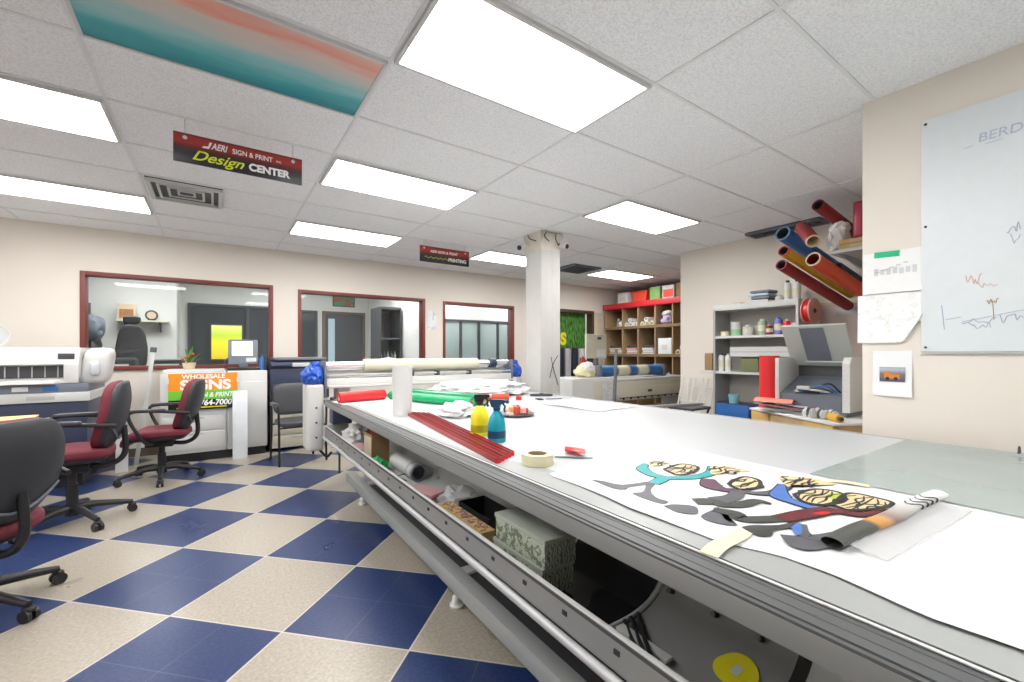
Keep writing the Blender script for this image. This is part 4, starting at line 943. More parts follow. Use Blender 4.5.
t = thing('straight_edge', 'long grey metal straight edge leaning at the left end of the press', 'straight edge', (-.72, 6.3, 0)); obj('blade', MB().box(-.02, .02, 0, .006, 0, 1.32, .001, rot=Matrix.Rotation(-.17, 3, 'X') @ Matrix.Rotation(.10, 3, 'Y'), piv=(0, 0, 0)), M_grey, t); obj('end_grip', MB().box(-.03, .03, -.006, .012, 1.28, 1.34, .003, rot=Matrix.Rotation(-.17, 3, 'X') @ Matrix.Rotation(.10, 3, 'Y'), piv=(0, 0, 0)), M_dark, t)
t = thing('touch_screen', 'dark operator touch screen standing on the white press', 'monitor', (.30, 6.38, 1.03))
obj('base', MB().box(-.17, .20, -.14, .14, 0, .035, .01), M_black, t); obj('neck', MB().box(-.05, .05, -.02, .05, .035, .12, .01), M_slate, t)
rx = Matrix.Rotation(-.22, 3, 'X')
obj('housing', MB().box(-.16, .16, -.025, .025, .07, .39, .012, rot=rx, piv=(0, 0, .07)), M_slate, t)
obj('screen', MB().box(-.12, .10, -.030, -.025, .18, .36, rot=rx, piv=(0, 0, .07)), emis('screen_glow', (.85, .9, .93), .9), t)
obj('keypad', MB().box(.03, .14, -.031, -.025, .10, .15, rot=rx, piv=(0, 0, .07)), M_lgrey, t)
for k, (x, m, lab) in enumerate(((.555, M_bluep, 'small blue bottle right of the operator screen'), (.60, M_black, 'small black bottle right of the blue bottle'))):
    t = thing('solvent_bottle', lab, 'bottle', (x-.06, 6.26, 1.03)); obj('bottle', MB().lathe([(.026, 0), (.028, .01), (.028, .13), (.012, .17), (.012, .18)], n=16), m, t); obj('cap', MB().cyl((0, 0), .014, .18, .21, 12), M_dark, t)
t = thing('potted_plant', 'small green leafy plant with orange blooms on the left of the press', 'plant', (-.25, 6.40, 1.05))
obj('pot', MB().lathe([(.05, 0), (.07, .08), (.062, .08)], n=18), M_tan, t)
rr = random.Random(3); q = MB()
for k in range(26):
    a = rr.uniform(0, 2*PI); l = rr.uniform(.10, .26); e = rr.uniform(.2, 1.1); d = Vector((math.cos(a)*math.sin(e), math.sin(a)*math.sin(e)*.6, math.cos(e))); s = d.cross(Vector((0, 0, 1))).normalized()*.012
    p0 = Vector((0, 0, .07)); p1 = p0+d*l*.6; p2 = p0+d*l+Vector((0, 0, -.25*l*math.sin(e)))
    q._add([p0-s*.4, p0+s*.4, p1+s, p1-s, p2], [[0, 1, 2, 3], [3, 2, 4]])
obj('leaves', q, mat('leaf_green', (.10, .30, .04), .5, 0, .3, 20), t)
for k in range(3): obj('flower', MB().lump((-.06+.05*k, -.03, .12+.03*k), .018, .018, .018, .2, 3, k, 2, False), M_orange, t)

# navy office printer on a white stand
t = thing('office_printer', 'navy blue multifunction printer with scanner lid on a white paper cabinet', 'printer', (.92, 6.42, 0))
obj('paper_cabinet', MB().box(-.33, .34, -.26, .28, .04, .645, .008), M_white, t)
for k in range(4): d = obj('paper_drawer', MB().box(-.31, .32, -.270, -.259, .07+.14*k, .19+.14*k, .004), M_offw if k < 3 else M_white, t); obj('drawer_grip', MB().box(-.10, .10, -.274, -.269, .155+.14*k, .175+.14*k), M_grey, d)
obj('printer_body', MB().box(-.35, .35, -.29, .28, .65, 1.05, .02), M_navy, t)
obj('front_door', MB().box(-.32, .24, -.300, -.288, .67, .85, .008), M_navy, t)
obj('badge', MB().pad(.075, .004, .022, .6, .6, lambda p: p+Vector((.10, -.293, .95)), 20, 8), M_lgrey, t)
obj('scanner_unit', MB().prism([(-.30, 1.055), (-.32, 1.085), (-.27, 1.13), (.27, 1.15), (.28, 1.055)], -.34, .34, 'x'), M_navy, t)
obj('scanner_lid', MB().box(-.30, .33, -.22, .27, 1.15, 1.185, .012), M_slate, t)
obj('control_panel', MB().box(-.10, .10, -.325, -.30, 1.07, 1.12, .004), M_lgrey, t)
obj('side_tray', MB().box(.355, .42, -.2, .2, .8, .84, .005), M_slate, t)
t = thing('side_chair', 'dark grey visitor chair with armrests in front of the navy printer', 'chair', (.80, 5.50, 0), R(-84))
# local +x faces the room
obj('backrest', MB().pad(.030, .215, .185, .45, .35, lambda p: Vector((p.x-.24-.12*(p.z), p.y, p.z+.70)), 28, 16), M_dark, t)
obj('seat', MB().pad(.235, .225, .035, .4, .45, lambda p: p+Vector((0, 0, .455)), 28, 12), M_dark, t)
for s in (-1, 1):
    fr_ = obj('leg_frame', MB().tube(spline([(.22, s*.245, .012), (.205, s*.245, .35), (.20, s*.25, .63), (.15, s*.25, .66), (-.10, s*.245, .655), (-.26, s*.23, .64)], 5), .0125, 8), M_black, t)
    obj('rear_leg', MB().tube([(-.27, s*.23, .86), (-.22, s*.23, .45), (-.25, s*.235, .0)], .0125, 8), M_black, t)
    obj('arm_pad', MB().pad(.12, .026, .014, .5, .5, lambda p: p+Vector((.02, s*.25, .678)), 16, 8), M_dark, t)
obj('cross_bar', MB().tube([(.18, -.245, .42), (.18, .245, .42)], .010, 8).tube([(-.2, -.23, .42), (-.2, .23, .42)], .010, 8), M_black, t)

# roller gantry that rides over the far end of the table
lm = thing('roller_gantry', 'white roller gantry with a cream roller spanning the far end of the big table', 'roller gantry', on_table(1.9, 4.45, 0), TT)
obj('end_housing', MB().box(-1.24, -1.09, -.05, .24, .32, .95, .03, 3), M_white, lm)
obj('end_housing', MB().box(1.10, 1.23, -.05, .24, .40, .95, .03, 3), M_white, lm)
obj('housing_foot', MB().tube(spline([(-1.13, -.02, .33), (-1.07, -.05, .26), (-1.02, -.03, .29)]), .012, 8), M_black, lm)
for x in (-1.085, 1.075): obj('side_plate', MB().box(x, x+.02, -.04, .2, .82, 1.165, .004), M_slate, lm)
for x in (-.9, .9): obj('riser', MB().box(x-.06, x+.06, -.0, .18, .8035, .904, .004), M_grey, lm)
obj('bed', MB().box(-1.064, 1.074, -.03, .20, .905, 1.00, .012), M_white, lm)
obj('feed_shelf', MB().box(-1.06, 1.07, -.10, -.035, .915, .935, .006), M_lgrey, lm)
obj('upper_beam', MB().box(-1.06, 1.07, .10, .2, 1.02, 1.08, .01), M_lgrey, lm)
obj('guide_bar', MB().tube([(-1.06, -.01, 1.03), (1.07, -.01, 1.03)], .012, 14), M_grey, lm)
obj('silver_roller', MB().tube([(-1.064, .05, 1.125), (-.695, .05, 1.125)], .036, 24), M_chrome, lm)
obj('cream_roller', MB().tube([(-.695, .05, 1.125), (.627, .05, 1.125)], .062, 32), M_cream, lm)
obj('silver_roller', MB().tube([(.627, .05, 1.125), (1.074, .05, 1.125)], .036, 24), M_chrome, lm)
obj('roller_clutch', MB().tube([(.80, .05, 1.125), (.88, .05, 1.125)], .055, 20), M_navy, lm)
for x in (-.2, .1, .5): obj('tension_arm', MB().box(x-.02, x+.02, -.025, .05, 1.001, 1.05, .005), M_dark, lm)
for k in range(3): obj('bolt', MB().tube([(-1.16, -.052, .45+.14*k), (-1.16, -.058, .45+.14*k)], .010, 10), M_dark, lm)
for x, sc, lab in ((.735, 1., 'blue plastic bag tied over the left end of the roller gantry'), (3.065, .95, 'blue plastic bag tied over the right end of the gantry beside the column')):
    t = thing('plastic_bag_cover', lab, 'plastic bag', on_table(x, 4.54, .95), TT)
    obj('bag_body', MB().lump((0, 0, 0), .105*sc, .16, .115*sc, .16, 4.2, 4.+sc, 4), M_blue, t)
    obj('knot', MB().lump((.02, -.03, .165*sc), .04, .05, .035, .4, 4, 2., 2), M_blue, t)

# ------------------------------------------------------------------ far right: pigeonhole shelf
PX0, PX1 = 7.2, 7.75
ph = thing('pigeonhole_shelf', 'tall brown pigeonhole shelf with a red top board in the far right corner', 'shelf', (7.475, 5.4, 0))
def po(n, mb, m): return obj(n, mb.turn(Matrix.Translation((-7.475, -5.4, 0))), m, ph)
divs = [6.737, 6.25, 5.841, 5.42, 5.024, 4.60, 4.18]
levels = [.06, .62, 1.20, 1.78]
po('top_board', MB().box(PX0-.04, PX1, divs[-1]-.03, divs[0]+.03, 2.19, 2.30, .004), mat('red_painted_board', (.52, .02, .03), .45))
po('back_panel', MB().box(PX1-.02, PX1, divs[-1], divs[0], .06, 2.19), M_card)
for y in divs: po('divider', MB().box(PX0, PX1-.021, y-.012, y+.012, 0, 2.19), M_ply)
for z in levels:
    for a, b in zip(divs, divs[1:]): po('shelf_board', MB().box(PX0, PX1-.021, b+.0125, a-.0125, z-.025, z), M_ply)
    po('front_lip', MB().box(PX0-.012, PX0-.001, divs[-1], divs[0], z-.035, z+.02), mat('dark_wood_lip', (.22, .15, .08), .6))
M_lav = mat('lavender_paper', (.45, .36, .55), .6)
rows = {3: 'top', 2: 'middle', 1: 'lower'}
cols_ = ['first', 'second', 'third', 'fourth', 'fifth', 'sixth']
cont = {(3, 0): ('bundle', M_lgrey), (3, 1): ('rolls', M_paper), (3, 2): ('rolls', M_cream), (3, 3): ('bag', M_lav), (3, 4): ('bundle', M_black), (2, 0): ('stack', M_tan), (2, 1): ('stack', M_pink), (2, 2): ('stack', M_paper), (2, 3): ('carton', M_paper), (2, 4): ('rolls', M_tan), (1, 1): ('stack', M_cream), (1, 3): ('bundle', M_slate), (1, 0): ('bundle', M_maroon), (1, 2): ('stack', M_card), (1, 4): ('stack', M_lgrey)}
for (lv, ci), (kind, m) in cont.items():
    a, b = divs[ci], divs[ci+1]; yc = (a+b)/2; w = (a-b)-.07; z = levels[lv]
    where = 'in the %s cubby of the %s pigeonhole row' % (cols_[ci]+' left' if ci == 0 else cols_[ci], rows[lv])
    if kind == 'rolls':
        for k in range(3):
            nm = ('left', 'centre', 'right')[k]
            tag(obj('paper_roll', MB().tube([(0, 0, .055), (.38, 0, .055)], .052, 16, hollow=.55), m, None, (PX0+.02, yc+w*.33*(1-k), z)), '%s rolled paper %s' % (nm, where), 'paper roll', 'rolled papers in the pigeonholes')
        tag(obj('paper_roll', MB().tube([(0, 0, .05), (.36, 0, .05)], .048, 16, hollow=.55), M_paper, None, (PX0+.03, yc+.03, z+.093)), 'topmost rolled paper %s' % where, 'paper roll', 'rolled papers in the pigeonholes')
    elif kind == 'stack':
        t = thing('paper_stack', 'uneven paper stack %s' % where, 'paper stack', (PX0+.05, yc, z))
        for k in range(4): obj('paper_bundle', MB().box(.0+.01*(k % 2), .40, -w*.42+.015*(k % 3), w*.42-.012*(k % 2), .002+.05*k, .045+.05*k, .008), (m, M_paper, m, M_dark)[k] if lv == 2 else m, t)
    elif kind == 'carton':
        t = thing('white_carton', 'white carton filling most of the space %s' % where, 'box', (PX0+.03, yc, z)); obj('carton', MB().box(0, .42, -w*.46, w*.46, 0, .33, .004), mat('white_carton_board', (.74, .78, .80), .6), t); obj('label', MB().box(-.002, 0, -w*.2, w*.2, .1, .2), M_lgrey, t)
    elif kind == 'bag':
        t = thing('purple_bag', 'white and purple bag stuffed %s' % where, 'bag', (PX0+.20, yc, z)); obj('bag_body', MB().lump((0, 0, 0), .18, w*.40, .17, .35, 3, 3.), m, t); obj('bag_top', MB().lump((-.02, 0, .2), .15, w*.36, .06, .4, 4, 5.), M_paper, t)
    else:
        t = thing('small_parts_heap', 'heap of dark and white parts %s' % where, 'parts', (PX0+.18, yc, z)); 
        for k in range(7): obj('part', MB().lump((-.10+.04*k, -w*.34+w*.11*k, .0), .06, .06, .07+.03*(k % 3), .4, 3, k, 2), (m, M_paper, M_black, M_lgrey)[k % 4], t)
t = thing('white_storage_box', 'white box leftmost on top of the red shelf board', 'box', (7.45, 6.30, 2.30)); obj('carton', MB().box(-.2, .2, -.13, .12, 0, .23, .004), M_paper, t); obj('label', MB().box(-.203, -.2, -.08, .07, .06, .14), M_lgrey, t)
t = thing('red_bin', 'orange red plastic bin on top of the red shelf board', 'bin', (7.45, 5.85, 2.30)); obj('bin_body', MB().prism([(-.19, .20), (-.16, 0), (.16, 0), (.19, .20)], -.19, .19).turn(Matrix.Rotation(PI/2, 4, 'Z')), mat('orange_red_plastic', (.70, .07, .03), .4), t); obj('bin_rim', MB().box(-.2, .2, -.2, .2, .20, .225, .006), M_orange, t)
t = thing('green_carton', 'green and white carton on top of the shelf beside the red bin', 'box', (7.45, 5.48, 2.30)); obj('carton', MB().box(-.18, .18, -.12, .12, 0, .25, .004), mat('green_carton_board', (.22, .42, .12), .6, 0, .3, 8), t); obj('lid_flap', MB().box(-.17, .17, -.11, .11, .251, .262), M_paper, t)
t = thing('red_white_carton', 'white carton with a red printed front on top of the shelf', 'box', (7.45, 5.17, 2.30)); obj('carton', MB().box(-.18, .18, -.13, .13, 0, .26, .004), M_paper, t); obj('printed_front', MB().box(-.184, -.181, -.11, .11, .03, .18), mat('red_print', (.75, .06, .03), .5), t)
t = thing('brown_carton', 'brown cardboard box rightmost on top of the red shelf board', 'box', (7.45, 4.80, 2.30)); obj('carton', MB().box(-.18, .18, -.19, .19, 0, .28, .004), M_card, t); obj('packing_tape', MB().box(-.182, .182, -.02, .02, .281, .283), M_tan, t)

# wide format printer in the alcove
wp = thing('wide_printer', 'cream wide format printer with a blue and white printed roll on top', 'printer', (5.7, 4.75, 0))
obj('main_body', MB().box(-.78, 1.25, -.25, .25, .50, .80, .02), M_offw, wp)
obj('front_cover', MB().box(-.74, 1.2, -.285, -.252, .52, .72, .012), M_offw, wp)
obj('top_cover', MB().box(-.78, 1.25, -.22, .24, .805, .845, .015), M_white, wp)
obj('badge', MB().box(.05, .15, -.292, -.286, .62, .66, .002), M_dark, wp)
obj('media_slot', MB().box(-.62, 1.05, -.292, -.286, .545, .558), M_dark, wp)
for k in range(9): obj('pinch_roller', MB().box(-.55+.17*k, -.52+.17*k, -.300, -.286, .525, .56, .003), M_black, wp)
obj('end_cabinet', MB().box(-1.56, -.80, -.26, .24, .0, .88, .03), M_white, wp)
obj('cabinet_door', MB().box(-1.14, -.84, -.268, -.259, .08, .82, .006), M_offw, wp)
for x in (-.6, 1.1): obj('stand_leg', MB().box(x-.05, x+.05, -.2, .2, 0, .50, .01), M_grey, wp)
for z in (.35,): obj('take_up_bar', MB().tube([(-.6, -.1, z), (1.1, -.1, z)], .03, 16), M_lgrey, wp)
obj('roll_holder', MB().box(-.86, -.79, -.10, .12, .846, 1.05, .01), M_slate, wp); obj('roll_holder', MB().box(.71, .79, -.10, .12, .846, 1.05, .01), M_slate, wp)
rm = ramp_mat('blue_cream_banded_print', 0, [(0, (.03, .14, .38)), (.24, (.04, .17, .42)), (.27, (.72, .70, .52)), (.42, (.62, .60, .42)), (.46, (.04, .12, .34)), (.56, (.05, .16, .40)), (.60, (.75, .73, .60)), (.74, (.62, .60, .45)), (.78, (.03, .14, .40)), (1, (.05, .2, .45))], .5, scale=1/1.48, off=.527, interp='LINEAR')
obj('printed_roll', MB().tube([(-.78, 0, .955), (.70, 0, .955)], .088, 28), rm, wp)
t = thing('yellow_scrap_heap', 'cream crumpled material heaped on the left cabinet of the wide printer', 'scraps', (4.60, 4.72, .8805)); obj('scrap', MB().lump((0, 0, 0), .17, .14, .12, .3, 2.4, 6.), mat('pale_yellow_scrap', (.72, .66, .42), .7), t); obj('scrap', MB().lump((.0, -.06, .10), .10, .10, .08, .35, 3.5, 9.), M_paper, t)
t = thing('control_stand', 'cream upright control panel with paper taped to it behind the printer cabinet', 'panel', (5.33, 5.2, 0))
obj('post', MB().box(-.03, .03, -.03, .03, 0, 1.15, .004), M_slate, t); obj('panel_plate', MB().box(-.24, .24, -.02, .02, 1.15, 1.56, .01), M_offw, t); obj('base', MB().box(-.2, .2, -.15, .15, 0, .03, .004), M_slate, t)
obj('paper_slip', MB().box(.0, .20, -.026, -.021, 1.18, 1.30), M_paper, t); obj('clip', MB().box(.02, .10, -.028, -.02, 1.47, 1.51), M_dark, t); obj('cable_tangle', MB().lump((-.30, 0, .93), .08, .08, .22, .5, 4, 2., 3, False), M_maroon, t)
t = thing('metal_easel', 'slanting dark support arm standing beside the printed roll', 'stand', (4.78, 4.32, 0)); obj('arm', MB().tube([(0, 0, .02), (.06, 0, 1.2), (.07, 0, 1.30)], .024, 12), M_slate, t); obj('foot', MB().cyl((0, 0), .14, 0, .02, 20), M_slate, t); obj('hanging_sheet', MB().box(-.22, -.03, -.012, -.004, .45, .85), mat('grey_scribbled_paper', (.6, .6, .62), .6, 0, .5, 40), t)
# white folding rack by the wall corner
for k, lab in enumerate(('leftmost of the three white folded racks leaning on the wall corner', 'middle one of the three white folded racks by the wall corner', 'rightmost of the three white folded racks, next to the steel shelving')):
    t = thing('folded_rack', lab, 'rack', (5.30-.02*k, 3.60-.17*k, 0), 0, 'white folded racks')
    for s in (-1, 1): obj('rail', MB().tube([(-.12, s*.055, .012), (.19, s*.055-.03*k, .90)], .012, 8), M_white, t)
    for j in range(4): u = .2+.22*j; obj('rung', MB().tube([(-.12+.31*u, -.055-.03*k*u, .02+.88*u), (-.12+.31*u, .055-.03*k*u, .02+.88*u)], .008, 8), M_white, t)
t = thing('folding_stool', 'black folding stool half hidden behind the right edge of the table', 'stool', (4.55, 2.95, 0)); obj('seat', MB().box(-.18, .18, -.16, .16, .60, .63, .01), M_dark, t)
for s in (-1, 1): obj('leg', MB().tube([(-.18*s, -.14, .012), (.16*s, -.14, .60)], .012, 8), M_black, t); obj('leg', MB().tube([(-.18*s, .14, .012), (.16*s, .14, .60)], .012, 8), M_black, t)
t = thing('aluminium_bar', 'long pale aluminium bar lying across the stool behind the table edge', 'bar', (4.25, 3.05, .6305), R(-12)); obj('bar', MB().box(-.75, .55, -.02, .02, 0, .025, .002), M_alu, t); obj('end_stop', MB().box(-.77, -.75, -.025, .025, .0, .03, .002), M_dark, t)

# grey steel shelving
sx0, sx1, sy0, sy1 = 5.18, 5.53, 2.07, 3.03
st_ = thing('steel_shelving', 'grey steel shelving unit crowded with jars and tapes on the recessed wall', 'shelf', (5.355, 2.55, 0))
def so(n, mb, m=M_steel): return obj(n, mb.turn(Matrix.Translation((-5.355, -2.55, 0))), m, st_)
for z in (.42, 1.02, 1.455, 1.80): so('shelf_board', MB().box(sx0+.002, sx1, sy0+.026, sy1-.026, z-.03, z, .002), M_lgrey)
so('side_panel', MB().box(sx0, sx1, sy1-.025, sy1, 0, 1.835), M_steel); so('side_panel', MB().box(sx0, sx1, sy0, sy0+.025, 0, 1.835), M_lgrey)
so('back_panel', MB().box(sx1-.012, sx1-.001, sy0+.026, sy1-.026, .42, 1.80), mat('tan_back_board', (.48, .45, .42), .6))
so('top_rim', MB().box(sx0-.004, sx0+.001, sy0, sy1, 1.79, 1.838), M_lgrey)
so('drawer_unit', MB().box(sx0+.02, sx1-.02, sy0+.03, 2.83, 1.20, 1.32, .004), M_steel)
for k in range(2): so('drawer_front', MB().box(sx0+.012, sx0+.019, sy0+.04, 2.82, 1.205+.058*k, 1.255+.058*k), M_lgrey)
def jar(name, lab, cat, x, y, z, r, h, m, mc, gp=None):
    t = thing(name, lab, cat, (x, y, z), 0, gp)
    obj('body', MB().lathe([(r*.95, 0), (r, .01), (r, h*.8), (r*.8, h*.88), (r*.5, h*.9)], n=18), m, t); obj('cap', MB().cyl((0, 0), r*.52, h*.9, h, 14), mc, t); obj('label', MB().lathe([(r*1.01, h*.25), (r*1.01, h*.62)], n=18, cap=False), M_cream, t); return t
def ctn(name, lab, cat, x, y, z, w, d, h, m, m2, rz=0.):
    t = thing(name, lab, cat, (x, y, z), rz); obj('carton', MB().box(-d/2, d/2, -w/2, w/2, 0, h, .006), m, t); obj('lid', MB().box(-d/2*.96, d/2*.96, -w/2*.96, w/2*.96, h, h+.012, .003), m2, t); return t
ctn('small_carton', 'small white carton leftmost on top of the steel shelving', 'box', 5.30, 2.76, 1.80, .10, .14, .045, M_paper, M_tan)
t = thing('label_stack', 'stack of blue and white folded material on top of the steel shelving', 'stack', (5.33, 2.50, 1.80))
for k in range(5): obj('folded_layer', MB().box(-.11, .11, -.115+.01*(k % 2), .115-.012*(k % 3), .002+.036*k, .034+.036*k, .014), (mat('pale_blue_cloth', (.45, .58, .70), .6), M_lgrey, M_slate, mat('pale_blue_cloth', (.45, .58, .70), .6), M_slate)[k], t)
jar('white_jar', 'short white jar on top of the steel shelving beside the blue stack', 'jar', 5.30, 2.31, 1.80, .045, .10, M_paper, M_white)
jar('caulk_bottle', 'left white bottle with black cap on top of the steel shelving', 'bottle', 5.30, 2.225, 1.80, .036, .26, M_paper, M_black, 'tall bottles on the shelving')
jar('caulk_bottle', 'right white bottle with black cap at the end of the shelving top', 'bottle', 5.30, 2.13, 1.80, .036, .26, M_paper, M_black, 'tall bottles on the shelving')
tag(obj('tall_dark_can', MB().lathe([(.03, 0), (.03, .19), (.015, .21), (.015, .23)], n=16), M_black, None, (5.42, 2.17, 1.80)), 'dark spray can between the two white bottles on the shelving top', 'can')
# upper shelf contents
t = thing('tape_roll', 'cream tape roll leftmost on the upper steel shelf', 'tape roll', (5.30, 2.94, 1.455)); obj('tape', MB().tube([(0, 0, 0), (0, 0, .06)], .055, 24, hollow=.6), M_tape, t); obj('core', MB().tube([(0, 0, .001), (0, 0, .059)], .033, 20, hollow=.9), M_card, t)
t = thing('green_tape_roll', 'green and white tape roll stack on the upper steel shelf', 'tape roll', (5.31, 2.80, 1.455)); obj('tape', MB().tube([(0, 0, 0), (0, 0, .08)], .062, 24, hollow=.6), mat('green_white_tape', (.30, .52, .30), .5), t); obj('upper_tape', MB().tube([(0, .01, .0805), (0, .01, .17)], .058, 24, hollow=.6), M_lgrey, t)
jar('plastic_tub', 'clear white tub in the middle of the upper steel shelf', 'tub', 5.30, 2.655, 1.455, .062, .13, M_lgrey, M_white)
ctn('white_box', 'white low box behind the tub on the upper steel shelf', 'box', 5.43, 2.60, 1.455, .16, .10, .11, M_paper, M_white)
jar('green_tin', 'green paint tin on the upper steel shelf', 'tin', 5.31, 2.50, 1.455, .05, .19, mat('sage_tin', (.35, .50, .32), .4), M_paper)
jar('red_tin', 'dark red tin beside the green tin on the upper steel shelf', 'tin', 5.27, 2.405, 1.455, .036, .12, M_maroon, M_tan)
jar('blue_bottle', 'blue and purple bottle on the upper steel shelf', 'bottle', 5.30, 2.32, 1.455, .042, .20, mat('violet_label', (.20, .20, .60), .4), M_blue)
jar('red_bottle', 'red bottle right of the blue one on the upper steel shelf', 'bottle', 5.29, 2.23, 1.455, .036, .17, M_red, M_paper)
ctn('pale_carton', 'pale carton at the right end of the upper steel shelf', 'box', 5.32, 2.14, 1.455, .07, .12, .12, M_paper, M_pink)
ctn('brown_wood_block', 'brown wooden box on the white tray left of the steel shelving', 'box', 5.28, 3.12, 1.012, .10, .12, .22, M_card, M_ply)
for k, lab in enumerate(('left white bottle on the middle steel shelf', 'right white bottle on the middle steel shelf')): jar('glue_bottle', lab, 'bottle', 5.24, 2.955-.085*k, 1.02, .034, .22, M_paper, (M_black, M_grey)[k], 'white bottles on the middle shelf')
t = thing('wall_tray', 'small white tray fixed to the left side of the steel shelving', 'tray', (5.33, 3.12, .98)); obj('tray_board', MB().box(-.14, .21, -.085, .085, 0, .03, .003), M_white, t); obj('tray_lip', MB().box(-.145, -.141, -.085, .085, 0, .045), M_white, t)
ctn('green_yellow_box', 'olive green box with a yellow base on the middle steel shelf', 'box', 5.28, 2.60, 1.02, .20, .14, .16, mat('olive_box', (.16, .18, .08), .6), M_black)
ctn('blue_bin', 'blue storage bin on the lower steel shelf', 'bin', 5.32, 2.80, .42, .40, .26, .20, M_bluep, M_navy)
ctn('tan_carton', 'tan cardboard carton right of the blue bin on the lower steel shelf', 'box', 5.32, 2.38, .42, .26, .24, .15, M_card, M_tan)
tag(obj('tub', MB().lathe([(.05, 0), (.065, .11), (.06, .11)], n=18), mat('aqua_plastic', (.25, .55, .65), .3), None, (5.24, 2.80, .6325)), 'pale aqua tub standing on the blue storage bin', 'tub')
t = thing('wire_spool', 'red cable spool hanging at the right end of the steel shelving', 'spool', (5.26, 1.985, 1.56), R(-4))
for s in (-1, 1): obj('flange', MB().tube([(0, s*.035-.006, .137), (0, s*.035+.006, .137)], .135, 32), mat('pale_red_plastic', (.62, .30, .25), .35), t)
obj('wire_winding', MB().tube([(0, -.029, .137), (0, .029, .137)], .118, 28), M_red, t); obj('hub_hole', MB().tube([(0, -.044, .137), (0, -.0415, .137)], .026, 18), M_black, t)
obj('hook', MB().tube([(0, -.055, .137), (0, .083, .137)], .008, 8), M_dark, t)

# bench with the open machine
bA, bB = Vector((4.02, 1.98, 0)), Vector((3.61, 1.21, 0)); mid = (bA+bB)/2; d1 = (bA-bB).normalized(); d2 = Vector((d1.y, -d1.x, 0))
ang = math.atan2(d2.y, d2.x)          # local x runs away from the table, local y along the front edge
bc = mid+d2*.27
bn = thing('wooden_bench', 'rough wooden bench with a white board top near the whiteboard wall', 'bench', (bc.x, bc.y, 0), ang)
obj('front_rail', MB().box(-.27, -.235, -.43, .43, .63, .735, .004), M_wood, bn)
for a, b in ((-.43, -.16), (.22, .43)): obj('front_batten', MB().box(-.285, -.271, a, b, .635, .73, .003), mat('yellow_pine', (.66, .42, .14), .6, 0, .15, 10), bn)
obj('back_rail', MB().box(.235, .27, -.43, .43, .63, .735, .004), M_wood, bn)
for s in (-1, 1): obj('end_rail', MB().box(-.235, .235, s*.41-.02, s*.41+.02, .63, .735, .003), M_wood, bn)
for sx in (-.25, .25):
    for sy in (-.40, .40): obj('leg', MB().box(sx-.03, sx+.03, sy-.03, sy+.03, 0, .735, .003), M_wood, bn)
obj('board_top', MB().box(-.29, .27, -.45, .45, .737, .755, .003), M_paper, bn)
def onb(x, y, z=.755):
    v = bc+d2*x+d1*y; return (v.x, v.y, z)
mc = thing('open_machine', 'grey open lidded engraving machine with cables inside on the wooden bench', 'machine', onb(.06, .07), ang+R(28)); mc.scale = (.90, .80, .98)
# local -x is the front; local y positive is left in the picture
obj('base_plate', MB().box(-.20, .22, -.31, .31, 0, .04, .006), M_slate, mc)
obj('inner_bed', MB().prism([(-.20, .041), (-.20, .16), (-.17, .17), (.18, .30), (.20, .30), (.20, .041)], -.27, .27), M_slate, mc)
obj('side_wall', MB().box(-.22, .22, .275, .315, .04, .46, .008), M_lgrey, mc)
obj('side_wall', MB().prism([(-.20, .04), (-.20, .42), (-.16, .47), (.22, .47), (.22, .04)], -.335, -.275), mat('white_perforated_plate', (.70, .70, .69), .5, 0, .2, 60), mc)
obj('back_wall', MB().box(.20, .225, -.275, .275, .041, .46), M_dark, mc)
ld = obj('lid', MB().box(-.012, .012, -.29, .29, 0, .42, .006, rot=Matrix.Rotation(R(-36), 3, 'Y'), piv=(0, 0, 0)).turn(Matrix.Translation((.14, .02, .40))), mat('greenish_grey_lid', (.46, .49, .46), .4), mc)
obj('lid_window', MB().box(-.018, -.0125, -.10, .12, .06, .40, rot=Matrix.Rotation(R(-36), 3, 'Y'), piv=(0, 0, 0)).turn(Matrix.Translation((.14, .02, .40))), M_slate, ld)
obj('lid_bar', MB().box(-.03, -.0185, -.22, .14, .045, .058, rot=Matrix.Rotation(R(-36), 3, 'Y'), piv=(0, 0, 0)).turn(Matrix.Translation((.14, .02, .40))), M_lgrey, ld)
for k in range(4): obj('cable', MB().tube(spline([(-.16, -.25+.03*k, .19), (-.19, -.16+.04*k, .26-.02*k), (-.15, .02+.03*k, .20), (-.19, .06+.02*k, .185), (-.17, -.08, .18)]), .008, 8), (M_black, M_bluep, M_dark, M_lgrey)[k], mc)
obj('carriage', MB().box(-.20, -.13, .0, .12, .20, .23, .006), M_lgrey, mc)
tag(obj('red_tube', MB().tube([(0, 0, 0), (0, 0, .47)], .080, 30, hollow=.7), M_red, None, onb(-.16, .36)), 'fat bright red vinyl roll standing upright on the left of the bench', 'roll')
t = thing('paper_heap', 'pile of white and red papers on the front of the bench', 'papers', onb(-.13, .10)); 
for k in range(4): obj('paper', MB().sheet(lambda u, v, k=k: (-.15+.25*u+.01*k, -.26+.05*k+.5*v-.04*k*v, .001+.020*k+.016*math.sin(3*v+k)**2), 8, 10, .001), (M_paper, M_paper, M_pink, M_paper)[k], t)
obj('red_sheet', MB().sheet(lambda u, v: (-.12+.12*u, -.02+.30*v, .080+.03*math.sin(PI*u)), 6, 8, .001), mat('salmon_paper', (.72, .25, .18), .5), t)
t = thing('parts_heap', 'heap of small grey metal parts on the bench in front of the machine', 'parts', onb(-.21, -.24))
for k in range(9): obj('part', MB().lump((.02*(k % 3), -.10+.025*k, 0), .028, .028, .045, .5, 3, k, 2), (M_grey, M_dark, M_lgrey)[k % 3], t)
